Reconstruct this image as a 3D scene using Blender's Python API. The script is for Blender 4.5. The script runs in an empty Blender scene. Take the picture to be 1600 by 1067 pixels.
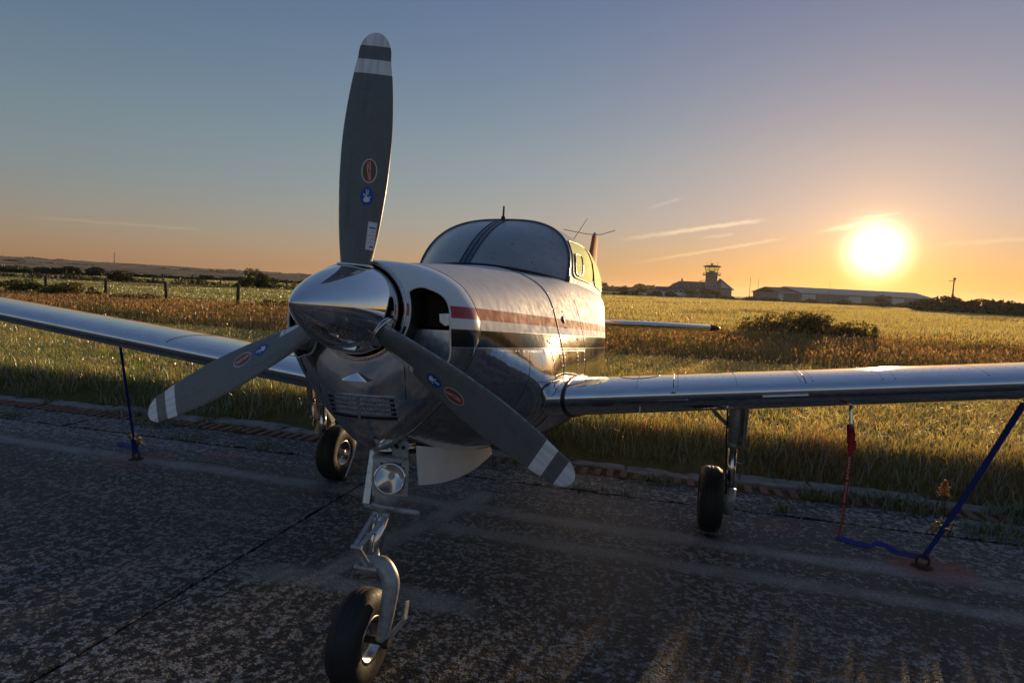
import bpy, math, random
import numpy as np
from mathutils import Matrix, Vector

rng = np.random.default_rng(11)
random.seed(5)
sc = bpy.context.scene
COL = sc.collection

# ------------------------------------------------------------------ camera
CAM = np.array([1.165, -2.0524, 1.6346])
YAW, PITCH, ROLL, FPX = 0.26107, 0.08585, 0.04065, 959.05
def cam_axes():
    cy, sy = math.cos(YAW), math.sin(YAW)
    f = np.array([-sy*math.cos(PITCH), cy*math.cos(PITCH), -math.sin(PITCH)])
    r = np.array([cy, sy, 0.0]); u = np.cross(r, f)
    return r*math.cos(ROLL)+u*math.sin(ROLL), -r*math.sin(ROLL)+u*math.cos(ROLL), f
cr, cu, cf = cam_axes()
cam = bpy.data.cameras.new('camera'); co = bpy.data.objects.new('camera', cam); COL.objects.link(co)
m = Matrix((cr, cu, -cf)).transposed().to_4x4(); m.translation = CAM; co.matrix_world = m
cam.lens = FPX/1600*36; cam.sensor_width = 36; cam.clip_start = 0.05; cam.clip_end = 20000
cam.shift_x = 0.001; cam.shift_y = -0.0014
sc.camera = co

# ------------------------------------------------------------------ sun, sky, exposure
SUN = np.array([0.2631, 0.9622, 0.0707]); SUN /= np.linalg.norm(SUN)
SUN_EL = math.asin(SUN[2]); SUN_AZ = math.atan2(SUN[0], SUN[1])
sl = bpy.data.lights.new('sun', 'SUN'); so = bpy.data.objects.new('sun', sl); COL.objects.link(so)
so.rotation_euler = Vector(SUN).to_track_quat('Z', 'Y').to_euler()
sl.energy = 4.3; sl.color = (1.0, 0.68, 0.36); sl.angle = math.radians(0.55)
vs = sc.view_settings; vs.view_transform = 'Standard'; vs.look = 'None'; vs.exposure = 0.12; vs.gamma = 1.0; vs.use_curve_mapping = False

def sky_dir(px, py):
    d = cf + cr*(px-800)/FPX - cu*(py-533.5)/FPX
    return d/np.linalg.norm(d)

world = bpy.data.worlds.new('World'); sc.world = world; world.use_nodes = True
class NT:
    def __init__(s, tree): s.t = tree
    def n(s, kind, **kw):
        nd = s.t.nodes.new('ShaderNode'+kind)
        for k, v in kw.items(): setattr(nd, k, v)
        return nd
    def put(s, sock, v):
        if v is None: return
        if isinstance(v, bpy.types.NodeSocket): s.t.links.new(v, sock)
        else:
            if hasattr(sock.default_value, '__len__') and not isinstance(v, (int, float)):
                v = tuple(v); k = len(sock.default_value)
                sock.default_value = (v+(1.0,))[:k] if len(v) < k else v[:k]
            else: sock.default_value = v
    def math(s, op, a, b=None, c=None, clamp=False):
        nd = s.n('Math', operation=op); nd.use_clamp = clamp
        for i, v in enumerate((a, b, c)):
            if v is not None: s.put(nd.inputs[i], v)
        return nd.outputs[0]
    def vmath(s, op, a, b=None):
        nd = s.n('VectorMath', operation=op); s.put(nd.inputs[0], a)
        if b is not None: s.put(nd.inputs[1], b)
        return nd.outputs['Value'] if op in ('DOT_PRODUCT', 'LENGTH', 'DISTANCE') else nd.outputs[0]
    def mix(s, f, a, b, blend='MIX'):
        nd = s.n('Mix', data_type='RGBA', blend_type=blend)
        s.put(nd.inputs[0], f); s.put(nd.inputs[6], a); s.put(nd.inputs[7], b); return nd.outputs[2]
    def fmix(s, f, a, b):
        nd = s.n('Mix', data_type='FLOAT'); s.put(nd.inputs[0], f); s.put(nd.inputs[2], a); s.put(nd.inputs[3], b); return nd.outputs[0]
    def rng(s, v, a, b, c=0.0, d=1.0, smooth=False):
        nd = s.n('MapRange'); nd.interpolation_type = 'SMOOTHSTEP' if smooth else 'LINEAR'
        for i, x in enumerate((v, a, b, c, d)): s.put(nd.inputs[i], x)
        return nd.outputs[0]
    def noise(s, vec, scale, detail=3, rough=0.55, dist=0.0):
        nd = s.n('TexNoise'); s.put(nd.inputs['Vector'], vec); nd.inputs['Scale'].default_value = scale
        nd.inputs['Detail'].default_value = detail; nd.inputs['Roughness'].default_value = rough; nd.inputs['Distortion'].default_value = dist
        return nd.outputs[0]
    def voro(s, vec, scale, feature='F1', out=0):
        nd = s.n('TexVoronoi', feature=feature); s.put(nd.inputs['Vector'], vec); nd.inputs['Scale'].default_value = scale
        return nd.outputs[out]
    def ramp(s, f, stops):
        nd = s.n('ValToRGB'); cr_ = nd.color_ramp
        while len(cr_.elements) < len(stops): cr_.elements.new(0.5)
        for e, (p, c) in zip(cr_.elements, stops): e.position = p; e.color = (*c, 1)
        s.put(nd.inputs[0], f); return nd.outputs[0]
    def sep(s, v):
        nd = s.n('SeparateXYZ'); s.put(nd.inputs[0], v); return nd.outputs
    def scale(s, v, sc_):
        nd = s.n('Mapping'); s.put(nd.inputs[0], v); nd.inputs['Scale'].default_value = sc_; return nd.outputs[0]

def build_world():
    w = NT(world.node_tree); bg = world.node_tree.nodes['Background']
    sky = w.n('TexSky'); sky.sky_type = 'NISHITA'; sky.sun_disc = False
    sky.sun_elevation = SUN_EL; sky.sun_rotation = SUN_AZ
    sky.air_density = 1.5; sky.dust_density = 0.4; sky.ozone_density = 6.0
    d = w.vmath('NORMALIZE', w.n('TexCoord').outputs['Generated'])
    el = w.math('MAXIMUM', w.sep(d)[2], 0.0)
    g = w.n('Gamma'); g.inputs[1].default_value = 0.5
    w.put(g.inputs[0], w.mix(1.0, sky.outputs[0], (0.1, 0.1, 0.1), 'MULTIPLY'))
    base = w.mix(1.0, g.outputs[0], (12.9, 9.5, 7.9), 'MULTIPLY')
    tint = w.ramp(el, [(0.0, (1.02, 1.0, 1.12)), (0.20, (0.95, 0.93, 0.97)), (0.42, (0.67, 0.665, 0.87)), (1.0, (0.67, 0.67, 0.87))])
    base = w.mix(1.0, base, tint, 'MULTIPLY')
    # bright air round the sun
    c = w.vmath('DOT_PRODUCT', d, tuple(SUN))
    ang = w.math('ARCCOSINE', w.math('MINIMUM', c, 1.0))
    def lobe(width, power=2.0):
        return w.math('EXPONENT', w.math('MULTIPLY', w.math('POWER', w.math('DIVIDE', ang, math.radians(width)), power), -1.0))
    low = w.math('MULTIPLY', lobe(26.0, 2.0), w.rng(el, 0.0, 0.13, 1.0, 0.0, True)); base = w.mix(low, base, w.mix(1.0, base, (0.97, 0.88, 0.42), 'MULTIPLY'))
    halo = w.mix(1.0, (26.0, 21.0, 14.0), lobe(1.8, 2.3), 'MULTIPLY')
    halo2 = w.mix(1.0, (3.8, 2.2, 0.22), lobe(3.7, 1.4), 'MULTIPLY')
    halo3 = w.mix(1.0, (0.75, 0.38, 0.0), lobe(15.0, 1.4), 'MULTIPLY')
    tot = w.mix(1.0, w.mix(1.0, w.mix(1.0, base, halo, 'ADD'), halo2, 'ADD'), halo3, 'ADD')
    # contrails, thin high cloud streaks in the sky
    nz = w.noise(d, 60.0, 4); nz2 = w.noise(d, 14.0, 3)
    for (a, b, wd, st) in (((955, 379), (1210, 344), 3.4, 1.0), ((965, 418), (1245, 372), 2.6, 0.55), ((1270, 366), (1395, 344), 3.6, 1.3),
                           ((1315, 348), (1415, 333), 2.4, 0.9), ((1425, 388), (1640, 373), 3.0, 0.35), ((1008, 329), (1068, 312), 2.6, 0.3),
                           ((1090, 376), (1150, 368), 2.2, 0.35), ((0, 338), (330, 362), 2.0, 0.16)):
        d1, d2 = sky_dir(*a), sky_dir(*b)
        n_ = np.cross(d1, d2); n_ /= np.linalg.norm(n_); t_ = (d2-d1); L = np.linalg.norm(t_); t_ /= L
        off = w.math('ABSOLUTE', w.math('ADD', w.vmath('DOT_PRODUCT', d, tuple(n_)), w.math('MULTIPLY', w.math('SUBTRACT', nz, 0.5), 0.006)))
        al = w.math('DIVIDE', w.math('SUBTRACT', w.vmath('DOT_PRODUCT', d, tuple(t_)), float(d1 @ t_)), float(L))
        wid = wd/FPX
        mk_ = w.rng(off, 0.0, wid*1.5, 1.0, 0.0, True)
        ends = w.math('MULTIPLY', w.rng(al, 0.0, 0.4, 0, 1, True), w.rng(al, 0.86, 1.0, 1, 0, True))
        hemi = w.math('GREATER_THAN', w.vmath('DOT_PRODUCT', d, tuple(d1)), 0.5)
        msk = w.math('MULTIPLY', w.math('MULTIPLY', mk_, ends), w.math('MULTIPLY', hemi, w.rng(nz2, 0.3, 0.6, 0.35, 1.0)))
        tot = w.mix(1.0, tot, w.mix(1.0, (3.2*st, 2.3*st, 1.15*st), msk, 'MULTIPLY'), 'ADD')
    w.put(bg.inputs[0], tot); bg.inputs[1].default_value = 0.1
build_world()

# ------------------------------------------------------------------ mesh helpers
def mesh(name, V, F, smooth=True):
    me = bpy.data.meshes.new(name)
    me.from_pydata([tuple(map(float, v)) for v in V], [], [tuple(map(int, f)) for f in F])
    if smooth: me.polygons.foreach_set('use_smooth', [True]*len(me.polygons))
    me.update(); return me
def link(name, data, mat=None, parent=None, label=None, cat=None, group=None, kind=None):
    o = bpy.data.objects.new(name, data); COL.objects.link(o)
    if mat is not None and data is not None and not data.materials: data.materials.append(mat)
    if parent is not None: o.parent = parent
    for k, v in (('label', label), ('category', cat), ('group', group), ('kind', kind)):
        if v: o[k] = v
    return o
class MB:
    """collects shapes for one mesh"""
    def __init__(s): s.V = []; s.F = []
    def add(s, V, F):
        b = len(s.V); s.V.extend([tuple(v) for v in V]); s.F.extend([tuple(i+b for i in f) for f in F]); return s
    def grid(s, P, cu_=False, cv=False):
        P = np.asarray(P); n, m_ = P.shape[:2]; F = []
        for i in range(n if cu_ else n-1):
            for j in range(m_ if cv else m_-1):
                F.append((i*m_+j, i*m_+(j+1) % m_, ((i+1) % n)*m_+(j+1) % m_, ((i+1) % n)*m_+j))
        return s.add(P.reshape(-1, 3), F)
    def tube(s, pts, r, n=12, caps=True):
        pts = [np.array(p, float) for p in pts]; k = len(pts); r = [r]*k if np.isscalar(r) else r
        t0 = pts[1]-pts[0]; t0 /= np.linalg.norm(t0)
        a = np.cross(t0, [0, 0, 1.0]); a = np.cross(t0, [1.0, 0, 0]) if np.linalg.norm(a) < 1e-3 else a; a /= np.linalg.norm(a)
        P = []
        for i in range(k):
            t = pts[min(i+1, k-1)]-pts[max(i-1, 0)]; t /= np.linalg.norm(t)
            a = a-t*(a@t); a /= np.linalg.norm(a); b = np.cross(t, a)
            P.append([pts[i]+r[i]*(math.cos(q)*a+math.sin(q)*b) for q in np.linspace(0, 2*math.pi, n, endpoint=False)])
        base = len(s.V); s.grid(P, False, True)
        if caps:
            s.F.append(tuple(base+j for j in range(n))[::-1]); s.F.append(tuple(base+(k-1)*n+j for j in range(n)))
        return s
    def box(s, c, size, R=None):
        c = np.array(c, float); h = np.array(size, float)/2
        V = np.array([(x, y, z) for x in (-1, 1) for y in (-1, 1) for z in (-1, 1)])*h
        if R is not None: V = V@np.asarray(R).T
        return s.add(V+c, [(0, 1, 3, 2), (4, 6, 7, 5), (0, 4, 5, 1), (2, 3, 7, 6), (0, 2, 6, 4), (1, 5, 7, 3)])
    def beam(s, a, b, w, h, up=(0, 0, 1)):
        a, b = np.array(a, float), np.array(b, float); t = b-a; L = np.linalg.norm(t); t /= L
        x = np.cross(t, up); x /= np.linalg.norm(x); z = np.cross(x, t)
        return s.box((a+b)/2, (w, L, h), np.stack([x, t, z], 1))
    def lathe(s, prof, o, axis, n=32):
        """prof: (radius, distance along axis)"""
        axis = np.array(axis, float); axis /= np.linalg.norm(axis)
        a = np.cross(axis, [0, 0, 1.0]); a = np.cross(axis, [1.0, 0, 0]) if np.linalg.norm(a) < 1e-3 else a; a /= np.linalg.norm(a); b = np.cross(axis, a)
        P = [[np.array(o)+axis*d+r*(math.cos(q)*a+math.sin(q)*b) for q in np.linspace(0, 2*math.pi, n, endpoint=False)] for r, d in prof]
        return s.grid(P, False, True)
    def prism(s, poly, off):
        """polygon of 3-D points pushed along off"""
        poly = [np.array(p, float) for p in poly]; n = len(poly); off = np.array(off, float)
        V = poly+[p+off for p in poly]
        F = [tuple(range(n))[::-1], tuple(range(n, 2*n))]+[(i, (i+1) % n, n+(i+1) % n, n+i) for i in range(n)]
        return s.add(V, F)
    def build(s, name, mat, parent=None, smooth=False, **kw):
        return link(name, mesh(name, s.V, s.F, smooth), mat, parent, **kw)
def bevel(o, w, seg=2):
    md = o.modifiers.new('bevel', 'BEVEL'); md.width = w; md.segments = seg; md.limit_method = 'ANGLE'; md.angle_limit = math.radians(40); return o
def herm(xs, Y, x):
    """smooth curve through the points"""
    xs = np.asarray(xs, float); Y = np.asarray(Y, float)
    i = int(np.clip(np.searchsorted(xs, x)-1, 0, len(xs)-2)); h = xs[i+1]-xs[i]; t = (x-xs[i])/h
    def tan(k):
        if k == 0: return (Y[1]-Y[0])/(xs[1]-xs[0])
        if k == len(xs)-1: return (Y[-1]-Y[-2])/(xs[-1]-xs[-2])
        return (Y[k+1]-Y[k-1])/(xs[k+1]-xs[k-1])
    return (2*t**3-3*t**2+1)*Y[i]+(t**3-2*t**2+t)*h*tan(i)+(-2*t**3+3*t**2)*Y[i+1]+(t**3-t**2)*h*tan(i+1)

# ------------------------------------------------------------------ materials
def mat(name, fn):
    m_ = bpy.data.materials.new(name); m_.use_nodes = True; t = NT(m_.node_tree)
    fn(t, m_.node_tree.nodes['Principled BSDF'], m_); return m_
def plain(name, col, rough=0.5, metal=0.0, coat=0.0, vary=0.12, scale=30.0, bump=0.0, spec=0.5):
    def f(t, b, m_):
        oc = t.n('TexCoord').outputs['Object']; nz = t.noise(oc, scale, 4)
        t.put(b.inputs['Base Color'], t.mix(1.0, col, t.ramp(nz, [(0.25, (1-vary,)*3), (0.75, (1+vary*0.3,)*3)]), 'MULTIPLY'))
        t.put(b.inputs['Roughness'], t.rng(nz, 0.2, 0.8, max(0.02, rough*0.8), min(1, rough*1.25)))
        b.inputs['Metallic'].default_value = metal; b.inputs['Coat Weight'].default_value = coat; b.inputs['Specular IOR Level'].default_value = spec
        if bump:
            bp = t.n('Bump'); bp.inputs['Strength'].default_value = bump; bp.inputs['Distance'].default_value = 0.004
            t.put(bp.inputs['Height'], nz); t.put(b.inputs['Normal'], bp.outputs[0])
    return mat(name, f)

def f_skin(t, b, m_):
    """airframe: white nose bowl, red / white / black stripes, dull dewy metal above, mirror metal below"""
    oc = t.n('TexCoord').outputs['Object']; x, y, z = t.sep(oc)
    wav = t.noise(oc, 3.0, 2)
    edge = lambda v, a: t.rng(v, a-0.0012, a+0.0012)
    red = t.math('MULTIPLY', edge(z, -0.015), t.math('SUBTRACT', 1.0, edge(z, 0.032)))
    wht = t.math('MULTIPLY', edge(z, -0.055), t.math('SUBTRACT', 1.0, edge(z, -0.015)))
    blk = t.math('MULTIPLY', edge(z, -0.124), t.math('SUBTRACT', 1.0, edge(z, -0.055)))
    up = edge(z, 0.032)
    bowl = t.math('SUBTRACT', 1.0, edge(y, 0.262))
    upw = t.math('MULTIPLY', up, bowl)
    paint = t.math('MINIMUM', t.math('ADD', t.math('ADD', red, wht), t.math('ADD', blk, upw)), 1.0)
    col = t.mix(red, (0.82, 0.82, 0.83), (0.42, 0.012, 0.012)); col = t.mix(wht, col, (0.75, 0.75, 0.74)); col = t.mix(blk, col, (0.008, 0.008, 0.009))
    col = t.mix(upw, col, (0.74, 0.76, 0.78))
    grime = t.noise(t.scale(oc, (1.0, 3.0, 0.5)), 9.0, 5, 0.65); dew2_ = t.noise(t.scale(oc, (1, 2.5, 0.6)), 14.0, 4)
    metal = t.mix(t.rng(grime, 0.35, 0.7), (0.72, 0.72, 0.74), (0.88, 0.88, 0.88)); metal = t.mix(up, metal, t.mix(t.rng(dew2_, 0.35, 0.65), (0.58, 0.59, 0.62), (0.70, 0.70, 0.72)))
    t.put(b.inputs['Base Color'], t.mix(paint, metal, col))
    t.put(b.inputs['Metallic'], t.math('MULTIPLY', t.math('SUBTRACT', 1.0, paint), t.fmix(up, 1.0, 0.38)))
    dew = t.noise(oc, 220.0, 2); dew2 = t.noise(oc, 26.0, 4)
    rmet = t.fmix(up, t.rng(grime, 0.3, 0.75, 0.08, 0.19), t.rng(dew2, 0.3, 0.7, 0.60, 0.78))
    rpnt = t.fmix(bowl, t.fmix(blk, t.rng(dew2, 0.3, 0.7, 0.62, 0.78), 0.14), 0.22)
    t.put(b.inputs['Roughness'], t.fmix(paint, rmet, rpnt))
    t.put(b.inputs['Coat Weight'], t.math('MULTIPLY', paint, t.fmix(bowl, 0.0, 0.6))); t.put(b.inputs['Specular IOR Level'], t.fmix(t.math('MAXIMUM', bowl, blk), 0.25, 0.5)); t.put(b.inputs['Coat Roughness'], t.fmix(bowl, 0.45, 0.1))
    h = t.math('ADD', t.math('MULTIPLY', wav, 0.6), t.math('MULTIPLY', t.math('MULTIPLY', dew, t.math('SUBTRACT', up, t.math('MULTIPLY', upw, 0.8))), 0.0025))
    h = t.math('ADD', h, t.math('MULTIPLY', t.math('SUBTRACT', 1.0, up), t.math('ADD', t.math('MULTIPLY', t.noise(oc, 7.0, 3), 0.45), t.math('MULTIPLY', t.noise(oc, 30.0, 3), 0.05))))
    bp = t.n('Bump'); bp.inputs['Strength'].default_value = 0.5; bp.inputs['Distance'].default_value = 0.012
    t.put(bp.inputs['Height'], h); t.put(b.inputs['Normal'], bp.outputs[0])
M = {}
M['skin'] = mat('airframe_skin', f_skin)
def f_alu(t, b, m_):
    oc = t.n('TexCoord').outputs['Object']
    grime = t.noise(t.scale(oc, (1.0, 4.0, 1.0)), 7.0, 5, 0.65); wav = t.noise(t.scale(oc, (1, 0.4, 0.4)), 5.0, 2)
    t.put(b.inputs['Base Color'], t.mix(t.rng(grime, 0.3, 0.7), (0.70, 0.71, 0.74), (0.86, 0.87, 0.88)))
    b.inputs['Metallic'].default_value = 1.0
    t.put(b.inputs['Roughness'], t.rng(t.noise(oc, 35.0, 4), 0.3, 0.75, 0.05, 0.10))
    bp = t.n('Bump'); bp.inputs['Strength'].default_value = 0.35; bp.inputs['Distance'].default_value = 0.01
    t.put(bp.inputs['Height'], wav); t.put(b.inputs['Normal'], bp.outputs[0])
M['alu'] = mat('wing_aluminium', f_alu)
M['chrome'] = plain('spinner_chrome', (0.80, 0.81, 0.83), 0.045, 1.0, vary=0.08, scale=14)
M['steel'] = plain('gear_steel', (0.55, 0.55, 0.56), 0.28, 1.0, vary=0.35, scale=40, bump=0.2)
M['gearpaint'] = plain('gear_grey_paint', (0.42, 0.43, 0.44), 0.42, 0.35, vary=0.4, scale=45, bump=0.15)
M['oleo'] = plain('oleo_chrome', (0.78, 0.78, 0.78), 0.08, 1.0)
M['blade'] = None
M['rubber'] = plain('tyre_rubber', (0.018, 0.017, 0.016), 0.62, vary=0.5, scale=60, bump=0.3)
M['black'] = plain('black_metal', (0.012, 0.012, 0.013), 0.55, vary=0.3)
M['darkseal'] = plain('rubber_seal', (0.02, 0.02, 0.022), 0.4, vary=0.3)
M['white'] = plain('white_paint', (0.78, 0.78, 0.77), 0.35, vary=0.10, scale=12, coat=0.2)
M['trim'] = plain('window_trim', (0.10, 0.13, 0.19), 0.3, 0.6, vary=0.2)
M['redpaint'] = plain('red_paint', (0.40, 0.015, 0.012), 0.35, vary=0.2)
M['tipred'] = plain('tip_red', (0.13, 0.012, 0.01), 0.5, vary=0.3)
M['gold'] = plain('badge_gold', (0.75, 0.55, 0.22), 0.25, 1.0, vary=0.25, scale=90)
M['baffle'] = plain('baffle_sheet', (0.62, 0.66, 0.72), 0.30, 1.0, vary=0.35, scale=50, bump=0.2)
M['rivet'] = plain('rivet_head', (0.10, 0.10, 0.11), 0.5, 0.6)
M['rivetb'] = plain('rivet_bright', (0.8, 0.8, 0.8), 0.2, 1.0)
M['blue'] = plain('blue_webbing', (0.012, 0.04, 0.30), 0.75, vary=0.35, scale=220, bump=0.6)
M['bluedecal'] = plain('blue_decal', (0.01, 0.07, 0.38), 0.35, vary=0.1)
M['whitedecal'] = plain('white_decal', (0.80, 0.82, 0.85), 0.4, vary=0.15, scale=200)
M['silverdecal'] = plain('silver_decal', (0.62, 0.62, 0.60), 0.35, 0.3)
M['olivedecal'] = plain('olive_decal', (0.13, 0.10, 0.035), 0.4)
M['reddecal'] = plain('red_decal', (0.42, 0.015, 0.03), 0.4)
M['brass'] = plain('zinc_buckle', (0.60, 0.50, 0.30), 0.30, 1.0, vary=0.3)
M['bar'] = plain('drain_brick', (0.20, 0.105, 0.07), 0.9, vary=0.5, scale=25, bump=0.8)
M['rust'] = plain('rusty_iron', (0.10, 0.045, 0.025), 0.85, 0.2, vary=0.6, scale=50, bump=0.8)
M['streamer'] = plain('red_streamer', (0.42, 0.02, 0.02), 0.7, vary=0.3, scale=100)

def f_window(t, b, m_):
    oc = t.n('TexCoord').outputs['Object']; nz = t.noise(oc, 5.0, 3); drops = t.noise(oc, 90.0, 3)
    t.put(b.inputs['Base Color'], t.mix(t.rng(nz, 0.3, 0.7), (0.84, 0.93, 0.30), (0.92, 0.95, 0.46)))
    t.put(b.inputs['Roughness'], t.rng(drops, 0.35, 0.7, 0.75, 0.9)); b.inputs['IOR'].default_value = 1.2; b.inputs['Metallic'].default_value = 0.45
    b.inputs['Coat Weight'].default_value = 0.0; b.inputs['Coat Roughness'].default_value = 0.3
M['sidewin'] = mat('green_tinted_window_with_shade', f_window)
def f_wind(t, b, m_):
    oc = t.n('TexCoord').outputs['Object']
    fog = t.noise(t.scale(oc, (1, 1, 2.2)), 2.6, 4); spots = t.noise(t.scale(oc, (1.0, 1.0, 1.8)), 26.0, 3, 0.6)
    clear = t.rng(spots, 0.62, 0.70, 0, 1, True)
    col = t.mix(t.rng(fog, 0.35, 0.65), (0.20, 0.215, 0.235), (0.30, 0.31, 0.33))
    t.put(b.inputs['Base Color'], t.mix(clear, col, (0.07, 0.078, 0.09)))
    t.put(b.inputs['Roughness'], t.fmix(clear, t.rng(fog, 0.3, 0.7, 0.30, 0.42), 0.06))
    b.inputs['IOR'].default_value = 1.5; b.inputs['Coat Weight'].default_value = 0.55
    t.put(b.inputs['Coat Roughness'], t.rng(fog, 0.3, 0.7, 0.16, 0.3))
    bp = t.n('Bump'); bp.inputs['Strength'].default_value = 0.25; bp.inputs['Distance'].default_value = 0.002
    t.put(bp.inputs['Height'], t.noise(oc, 240.0, 2)); t.put(b.inputs['Normal'], bp.outputs[0])
M['windshield'] = mat('dew_covered_windshield', f_wind)
def f_lens(t, b, m_):
    nd = m_.node_tree.nodes; tr = t.n('BsdfTransparent'); gl = t.n('BsdfGlossy'); gl.inputs['Roughness'].default_value = 0.04
    fr = t.n('LayerWeight'); fr.inputs[0].default_value = 0.25; mx = t.n('MixShader'); t.put(mx.inputs[0], t.math('MULTIPLY', fr.outputs[0], 0.6)); t.put(mx.inputs[1], tr.outputs[0]); t.put(mx.inputs[2], gl.outputs[0])
    t.put(nd['Material Output'].inputs[0], mx.outputs[0]); nd.remove(b)
M['lens'] = mat('lamp_lens_glass', f_lens)
BR = 1.0204   # propeller radius
def f_blade(t, b, m_):
    oc = t.n('TexCoord').outputs['Object']; x, y, z = t.sep(oc)          # blade built along +z of its own frame
    st = lambda a, c: t.math('MULTIPLY', t.rng(z, a-0.001, a+0.001), t.math('SUBTRACT', 1.0, t.rng(z, c-0.001, c+0.001)))
    wh = t.math('ADD', st(0.868, 0.920), st(0.970, 2.0))
    nz = t.noise(oc, 40.0, 4)
    g = t.mix(t.rng(nz, 0.3, 0.7), (0.13, 0.138, 0.142), (0.165, 0.17, 0.172))
    ed = t.n('Attribute'); ed.attribute_name = 'edge'; wn = t.noise(t.scale(oc, (1, 1, 0.4)), 70.0, 4, 0.7)
    wear = t.rng(t.math('ADD', ed.outputs['Fac'], t.math('MULTIPLY', t.math('SUBTRACT', wn, 0.5), 0.16)), 0.975, 1.0, 0, 1)
    nick = t.rng(t.math('MULTIPLY', t.noise(oc, 120.0, 2), t.rng(z, 0.3, 1.0, 0.86, 1.0)), 0.70, 0.73, 0, 0.7); wear = t.math('MAXIMUM', wear, nick)
    streak = t.noise(t.scale(oc, (14, 14, 0.8)), 3.0, 4); paintc = t.mix(wh, g, t.mix(t.rng(streak, 0.4, 0.7), (0.84, 0.85, 0.86), (0.76, 0.77, 0.79)))
    t.put(b.inputs['Base Color'], t.mix(wear, t.mix(t.rng(streak, 0.5, 0.75, 0, 0.35), paintc, (0.05, 0.05, 0.05)), (0.55, 0.55, 0.56)))
    t.put(b.inputs['Metallic'], t.math('MULTIPLY', wear, 0.85)); t.put(b.inputs['Roughness'], t.rng(nz, 0.3, 0.7, 0.36, 0.5))
M['blade'] = mat('propeller_grey_paint', f_blade)
def f_mesh(t, b, m_):
    oc = t.n('TexCoord').outputs['Object']
    v = t.voro(oc, 210.0); t.put(b.inputs['Base Color'], t.mix(t.rng(v, 0.3, 0.5), (0.006, 0.006, 0.006), (0.38, 0.38, 0.38)))
    b.inputs['Roughness'].default_value = 0.6
M['gauze'] = mat('grille_gauze', f_mesh)
def f_fins(t, b, m_):
    oc = t.n('TexCoord').outputs['Object']; x, y, z = t.sep(oc)
    s_ = t.math('SINE', t.math('MULTIPLY', x, 900.0))
    t.put(b.inputs['Base Color'], t.mix(t.rng(s_, -0.2, 0.4), (0.008, 0.007, 0.006), (0.035, 0.025, 0.018))); b.inputs['Roughness'].default_value = 0.7
M['fins'] = mat('cylinder_fins', f_fins)

# ------------------------------------------------------------------ the aeroplane (own frame: x to its left wing, y aft, z up, origin at the propeller hub)
AX = np.array([[0.99995, 0.00075, 0.0098], [0.0, 0.99708, -0.07631], [-0.00983, 0.07631, 0.99704]])
HUB = np.array([0.0, 0.0, 1.5301])
def WL(W): return (np.asarray(W, float)-HUB)@AX.T
def LW(L): return np.asarray(L, float)@AX+HUB
plane = bpy.data.objects.new('light_aeroplane', None); COL.objects.link(plane)
mw = Matrix([[*AX[:, i], HUB[i]] for i in range(3)]+[[0, 0, 0, 1]]); plane.matrix_world = mw
plane['label'] = 'polished metal single-engine light aeroplane with three-blade grey propeller and red stripe'; plane['category'] = 'aeroplane'
class LB(MB):
    """shapes given in world space, stored in the aeroplane's frame"""
    def build(s, name, mat, parent=None, smooth=False, **kw):
        s.V = [tuple(v) for v in WL(np.array(s.V))]
        return MB.build(s, name, mat, parent or plane, smooth, **kw)

ST_Y = [0.262, 0.6, 0.87, 1.15, 1.7, 2.3, 3.0, 4.2, 5.5, 7.0]
ST = np.array([
 [(0, .205), (.19, .188), (.345, .105), (.42, -.05), (.365, -.22), (.205, -.43), (0, -.57)],
 [(0, .245), (.22, .230), (.400, .135), (.478, -.03), (.475, -.26), (.29, -.51), (0, -.64)],
 [(0, .272), (.245, .258), (.435, .163), (.520, -.015), (.590, -.31), (.44, -.53), (0, -.685)],
 [(0, .300), (.27, .285), (.470, .190), (.560, 0.0), (.605, -.29), (.46, -.56), (0, -.72)],
 [(0, .300), (.34, .295), (.505, .275), (.620, .03), (.655, -.29), (.52, -.60), (0, -.75)],
 [(0, .295), (.36, .290), (.560, .280), (.660, .04), (.665, -.27), (.52, -.60), (0, -.75)],
 [(0, .290), (.36, .285), (.560, .275), (.605, .06), (.600, -.24), (.44, -.58), (0, -.70)],
 [(0, .300), (.26, .290), (.420, .250), (.450, .08), (.430, -.15), (.30, -.40), (0, -.50)],
 [(0, .330), (.14, .310), (.230, .240), (.250, .10), (.240, -.02), (.17, -.18), (0, -.24)],
 [(0, .300), (.03, .290), (.055, .240), (.060, .15), (.055, .08), (.03, .02), (0, .00)]])
def loop_pts(K, n=120):
    """closed smooth loop through the half section K and its mirror image"""
    K = np.asarray(K); Q = np.vstack([K, [(-x, z) for x, z in K[-2:0:-1]]]); k = len(Q)
    seg = np.linalg.norm(np.roll(Q, -1, 0)-Q, axis=1)**0.5; T = np.concatenate([[0], np.cumsum(seg)])
    Qe = np.vstack([Q[-2:], Q, Q[:3]]); Te = np.concatenate([[T[0]-seg[-1]-seg[-2], T[0]-seg[-1]], T[:-1], [T[-1], T[-1]+seg[0], T[-1]+seg[0]+seg[1]]])
    return np.array([herm(Te, Qe, v) for v in np.linspace(0, T[-1], n, endpoint=False)])
def section(y, n=120): return loop_pts(herm(ST_Y, ST, y), n)

def build_body():
    ys = np.concatenate([np.linspace(0.262, 3.2, 50), np.linspace(3.3, 7.0, 26)])
    P = np.array([[(x, y, z) for x, z in section(y)] for y in ys])
    b = MB(); b.grid(P, False, True); base = len(b.V)-120
    b.F.append(tuple(base+j for j in range(120)))
    return b.build('fuselage', M['skin'], plane, True)
body = build_body()

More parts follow.
